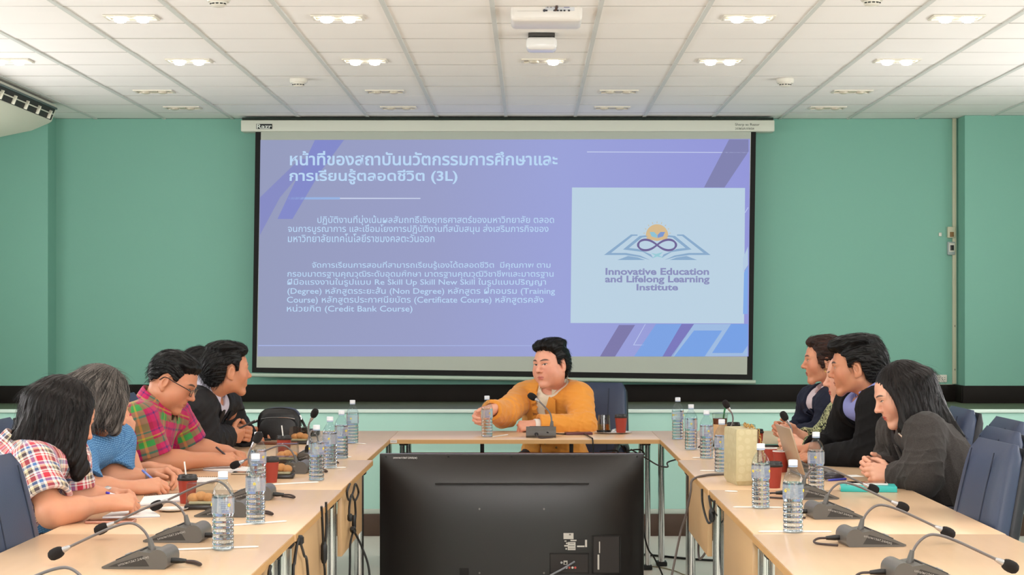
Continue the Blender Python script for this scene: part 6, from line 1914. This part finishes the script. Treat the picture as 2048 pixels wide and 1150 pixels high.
for j in range(3): ps.append(q.lock((.02 - .02 * j, -.09, -.03), (.085 + .02 * j, -.02 * j - .02, -.16), .036, .012, k=.022))
q.hair(HR_BROWN, ps, cut=[el((0, .112, -.050), (.13, .088, .125), k=.012)], flow='down', amp=.0018, seed=6, strands=2550, slen=.07, lift=.35)
w_ = q.arms['L']['w']; u_ = nrm(w_ - q.arms['L']['e']); a_ = nrm(np.cross(u_, (0, 0, 1))); b2 = np.cross(u_, a_)
br_ = obj('wristwatch', G().tube(torus_pts(w_ - u_ * .002, a_, b2, .030, .028), .0052, 8), mat('watch_gold', (214, 176, 96), .25, metal=.9), q.body)
obj('watch_face', G().lathe([(.0005, 0), (.012, 0), (.012, .005), (.0005, .006)], 18, Matrix.Translation(Vector(w_ + a_ * .0 + np.array((0, -.03, 0)))) @ Matrix.Rotation(PI / 2, 4, 'X')), M_black, br_)
h_ = np.array(W(1797, 872, 7.20))
obj('brooch', G().tube([Vector(h_ + np.array((.0, 0, .012))), Vector(h_ + np.array((.012, -.004, 0))), Vector(h_ + np.array((.02, 0, -.018)))], .004, 6), M_chrome, q.body)

q = make_person('man in a black suit and periwinkle shirt on the right with swept back black hair', dict(
    H=W(1712, 736, 8.3), yaw=167, pitch=4, hk=1.05, seed=12, skin=SK_TAN, arm=1.25, build=1.1,
    N=(1.575, 8.3, 1.045), P=(1.84, 8.3, .55),
    L=(W(1756, 812, 8.12), W(1742, 910, 8.10), W(1650, 917, 8.2), (-.98, .08, .05), (0, .25, -.95), 'L', 'relax'),
    R=((1.49, 8.48, 1.0), (1.44, 8.60, .80), (1.30, 8.48, .80), (-1, -.1, .0), (0, -.2, -.95), 'R', 'relax')))
q.garment('shirt', M_peri, .007, 'none', neck_r=.064, amp=.002)
q.collar(M_peri, r=.069, h=.046, leaf=.054, op=.42, tip=.03, rise=.046)
o, v, f = q.garment('jacket', M_suit2, .016, 'long', open_v=(.02, .10, .06), neck_r=.088, amp=.009, cuff=.008, seedo=1, neck_z=-.055)
q.lapels(M_suit2, f, .02, .098, .05)
q.hair(HR_BLACK, CAP + [el((0, .050, .103), (.062, .056, .036), k=.02), el((0, -.02, .116), (.076, .085, .032), k=.02), el((0, -.085, .03), (.074, .055, .085), k=.03), rc((.03, .09, .098), (-.03, .092, .098), .02, .02, k=.02)],
       [(a + (.012 if b > .05 and a > .04 else 0), b) for a, b in SHORT], amp=.0034, seed=9, strands=1530, slen=.034, lift=.25)

q = make_person('woman in a green patterned blouse half hidden by the black suited man', dict(
    H=W(1700, 754, 8.84), yaw=180, pitch=4, hk=1.08, fat=.008, female=True, seed=13, skin=SK_FAIR, arm=1.1, build=1.12,
    N=(1.575, 8.84, .985), P=(1.82, 8.84, .55),
    L=((1.55, 8.69, .93), W(1660, 893, 8.72), W(1606, 893, 8.80), (-.9, .2, .25), (0, .8, -.3), 'L', 'half'),
    R=((1.52, 9.0, .93), (1.42, 9.0, .795), (1.31, 8.93, .83), (-.9, -.1, .3), (0, -.8, -.3), 'R', 'half')))
q.garment('blouse', M_pat, .012, 'long', neck_r=.068, amp=.006, cuff=.02)
q.hair(HR_MATT, [el((0, -.02, .034), (.088, .108, .102), k=.02), el((0, -.06, -.02), (.084, .07, .085), k=.03)], cut=[el((0, .118, -.04), (.062, .078, .11), k=.012)], flow='down', amp=.003, seed=4, strands=510, slen=.04)

q = make_person('woman with pinned up brown hair in a navy blazer at far right', dict(
    H=W(1650, 722, 9.38), yaw=174, pitch=2, hk=1.0, female=True, seed=14, skin=SK_LIPS, arm=1.2, build=1.04,
    N=(1.545, 9.38, 1.03), P=(1.80, 9.38, .55),
    L=((1.52, 9.21, .975), W(1650, 866, 9.2), W(1596, 872, 9.3), (-.85, .35, .20), (-.2, .8, -.1), 'L', 'clasp'),
    R=((1.47, 9.54, .975), (1.44, 9.62, .81), (1.345, 9.46, .815), (-.8, -.2, .25), (.1, -.8, -.2), 'R', 'clasp')))
q.garment('blouse', M_pale, .006, 'none', neck_r=.06, amp=.002)
q.collar(M_pale, r=.060, h=.026, leaf=.046, op=.75, tip=.03)
o, v, f = q.garment('blazer', M_navy, .016, 'long', open_v=(.18, .066, .05), neck_r=.074, amp=.008, cuff=.01, seedo=1, neck_z=-.04)
bvn = f
q.lapels(M_navy, bvn, .18, .064, .05)
pk = q.drape('pocket', M_navy, [[(.055 + .02 * j, z) for j in range(5)] for z in (.33, .27, .21)], bvn, .003, .002)
def emblem_rows(w, z0, z1, n=9, f=lambda t: 1): return [[(.095 + w * f(i / (n - 1)) * (j / 4 - .5), z0 + (z1 - z0) * i / (n - 1)) for j in range(5)] for i in range(n)]
e1 = q.drape('emblem', mat('emblem_red', (196, 62, 40), .6), emblem_rows(.034, .225, .325, 11, lambda t: max(.05, (.6 + 1.0 * t) if t < .4 else (1.0 - (t - .4) * 1.65))), bvn, .007, .001)
q.drape('emblem_disc', mat('emblem_gold', (214, 176, 130), .6), emblem_rows(.022, .235, .262, 7, lambda t: max(.1, math.sin(PI * (t * .9 + .05)))), bvn, .009, .001)
q.hair(HR_RED, [el((0, -.016, .034), (.0855, .108, .1015), k=.02), el((0, .035, .098), (.064, .058, .030), k=.02), el((0, -.09, .03), (.062, .05, .06), k=.03), rc((.07, .03, .03), (.079, .012, -.035), .018, .008, k=.015), rc((-.07, .03, .03), (-.079, .012, -.035), .018, .008, k=.015)],
       [(.13, .18), (.13, .088), (.088, .082), (.058, .066), (.044, .040), (.040, -.02), (.028, -.040), (.010, -.030), (-.01, -.005), (-.03, -.02), (-.044, -.06), (-.075, -.07), (-.16, -.07), (-.18, 0), (-.18, .18)],
       amp=.0032, seed=12, strands=1360, slen=.04, lift=.3)
for s in (-1, 1):
    ep = q.tow((s * .081, .0, -.046)); obj('earring', G().tube([Vector(ep + q.RH @ np.array((0, .007 * math.cos(t), .009 * math.sin(t)))) for t in [2 * PI * i / 12 for i in range(13)]], .0022, 6), mat('watch_gold', (214, 176, 96), .25, metal=.9), q.body)

# pens in hands
pen('white and purple pen held by the woman in the checked shirt', W(279, 1006, 6.16), W(212, 985, 6.10), (226, 222, 228), (66, 52, 170))
pen('blue pen held by the grey haired woman', W(336, 985, 6.92), W(284, 940, 6.90), (120, 140, 210), (96, 118, 200))
pen('dark pen held by the man in the plaid shirt', W(474, 930, 7.98), W(432, 894, 7.93), (60, 50, 54), (60, 50, 54))
p0 = W(476, 858, 9.1); p1 = W(516, 838, 9.16)
pen('black pen held in the clasped hands of the left suited man', p1, p0, (30, 28, 30), (30, 28, 30))
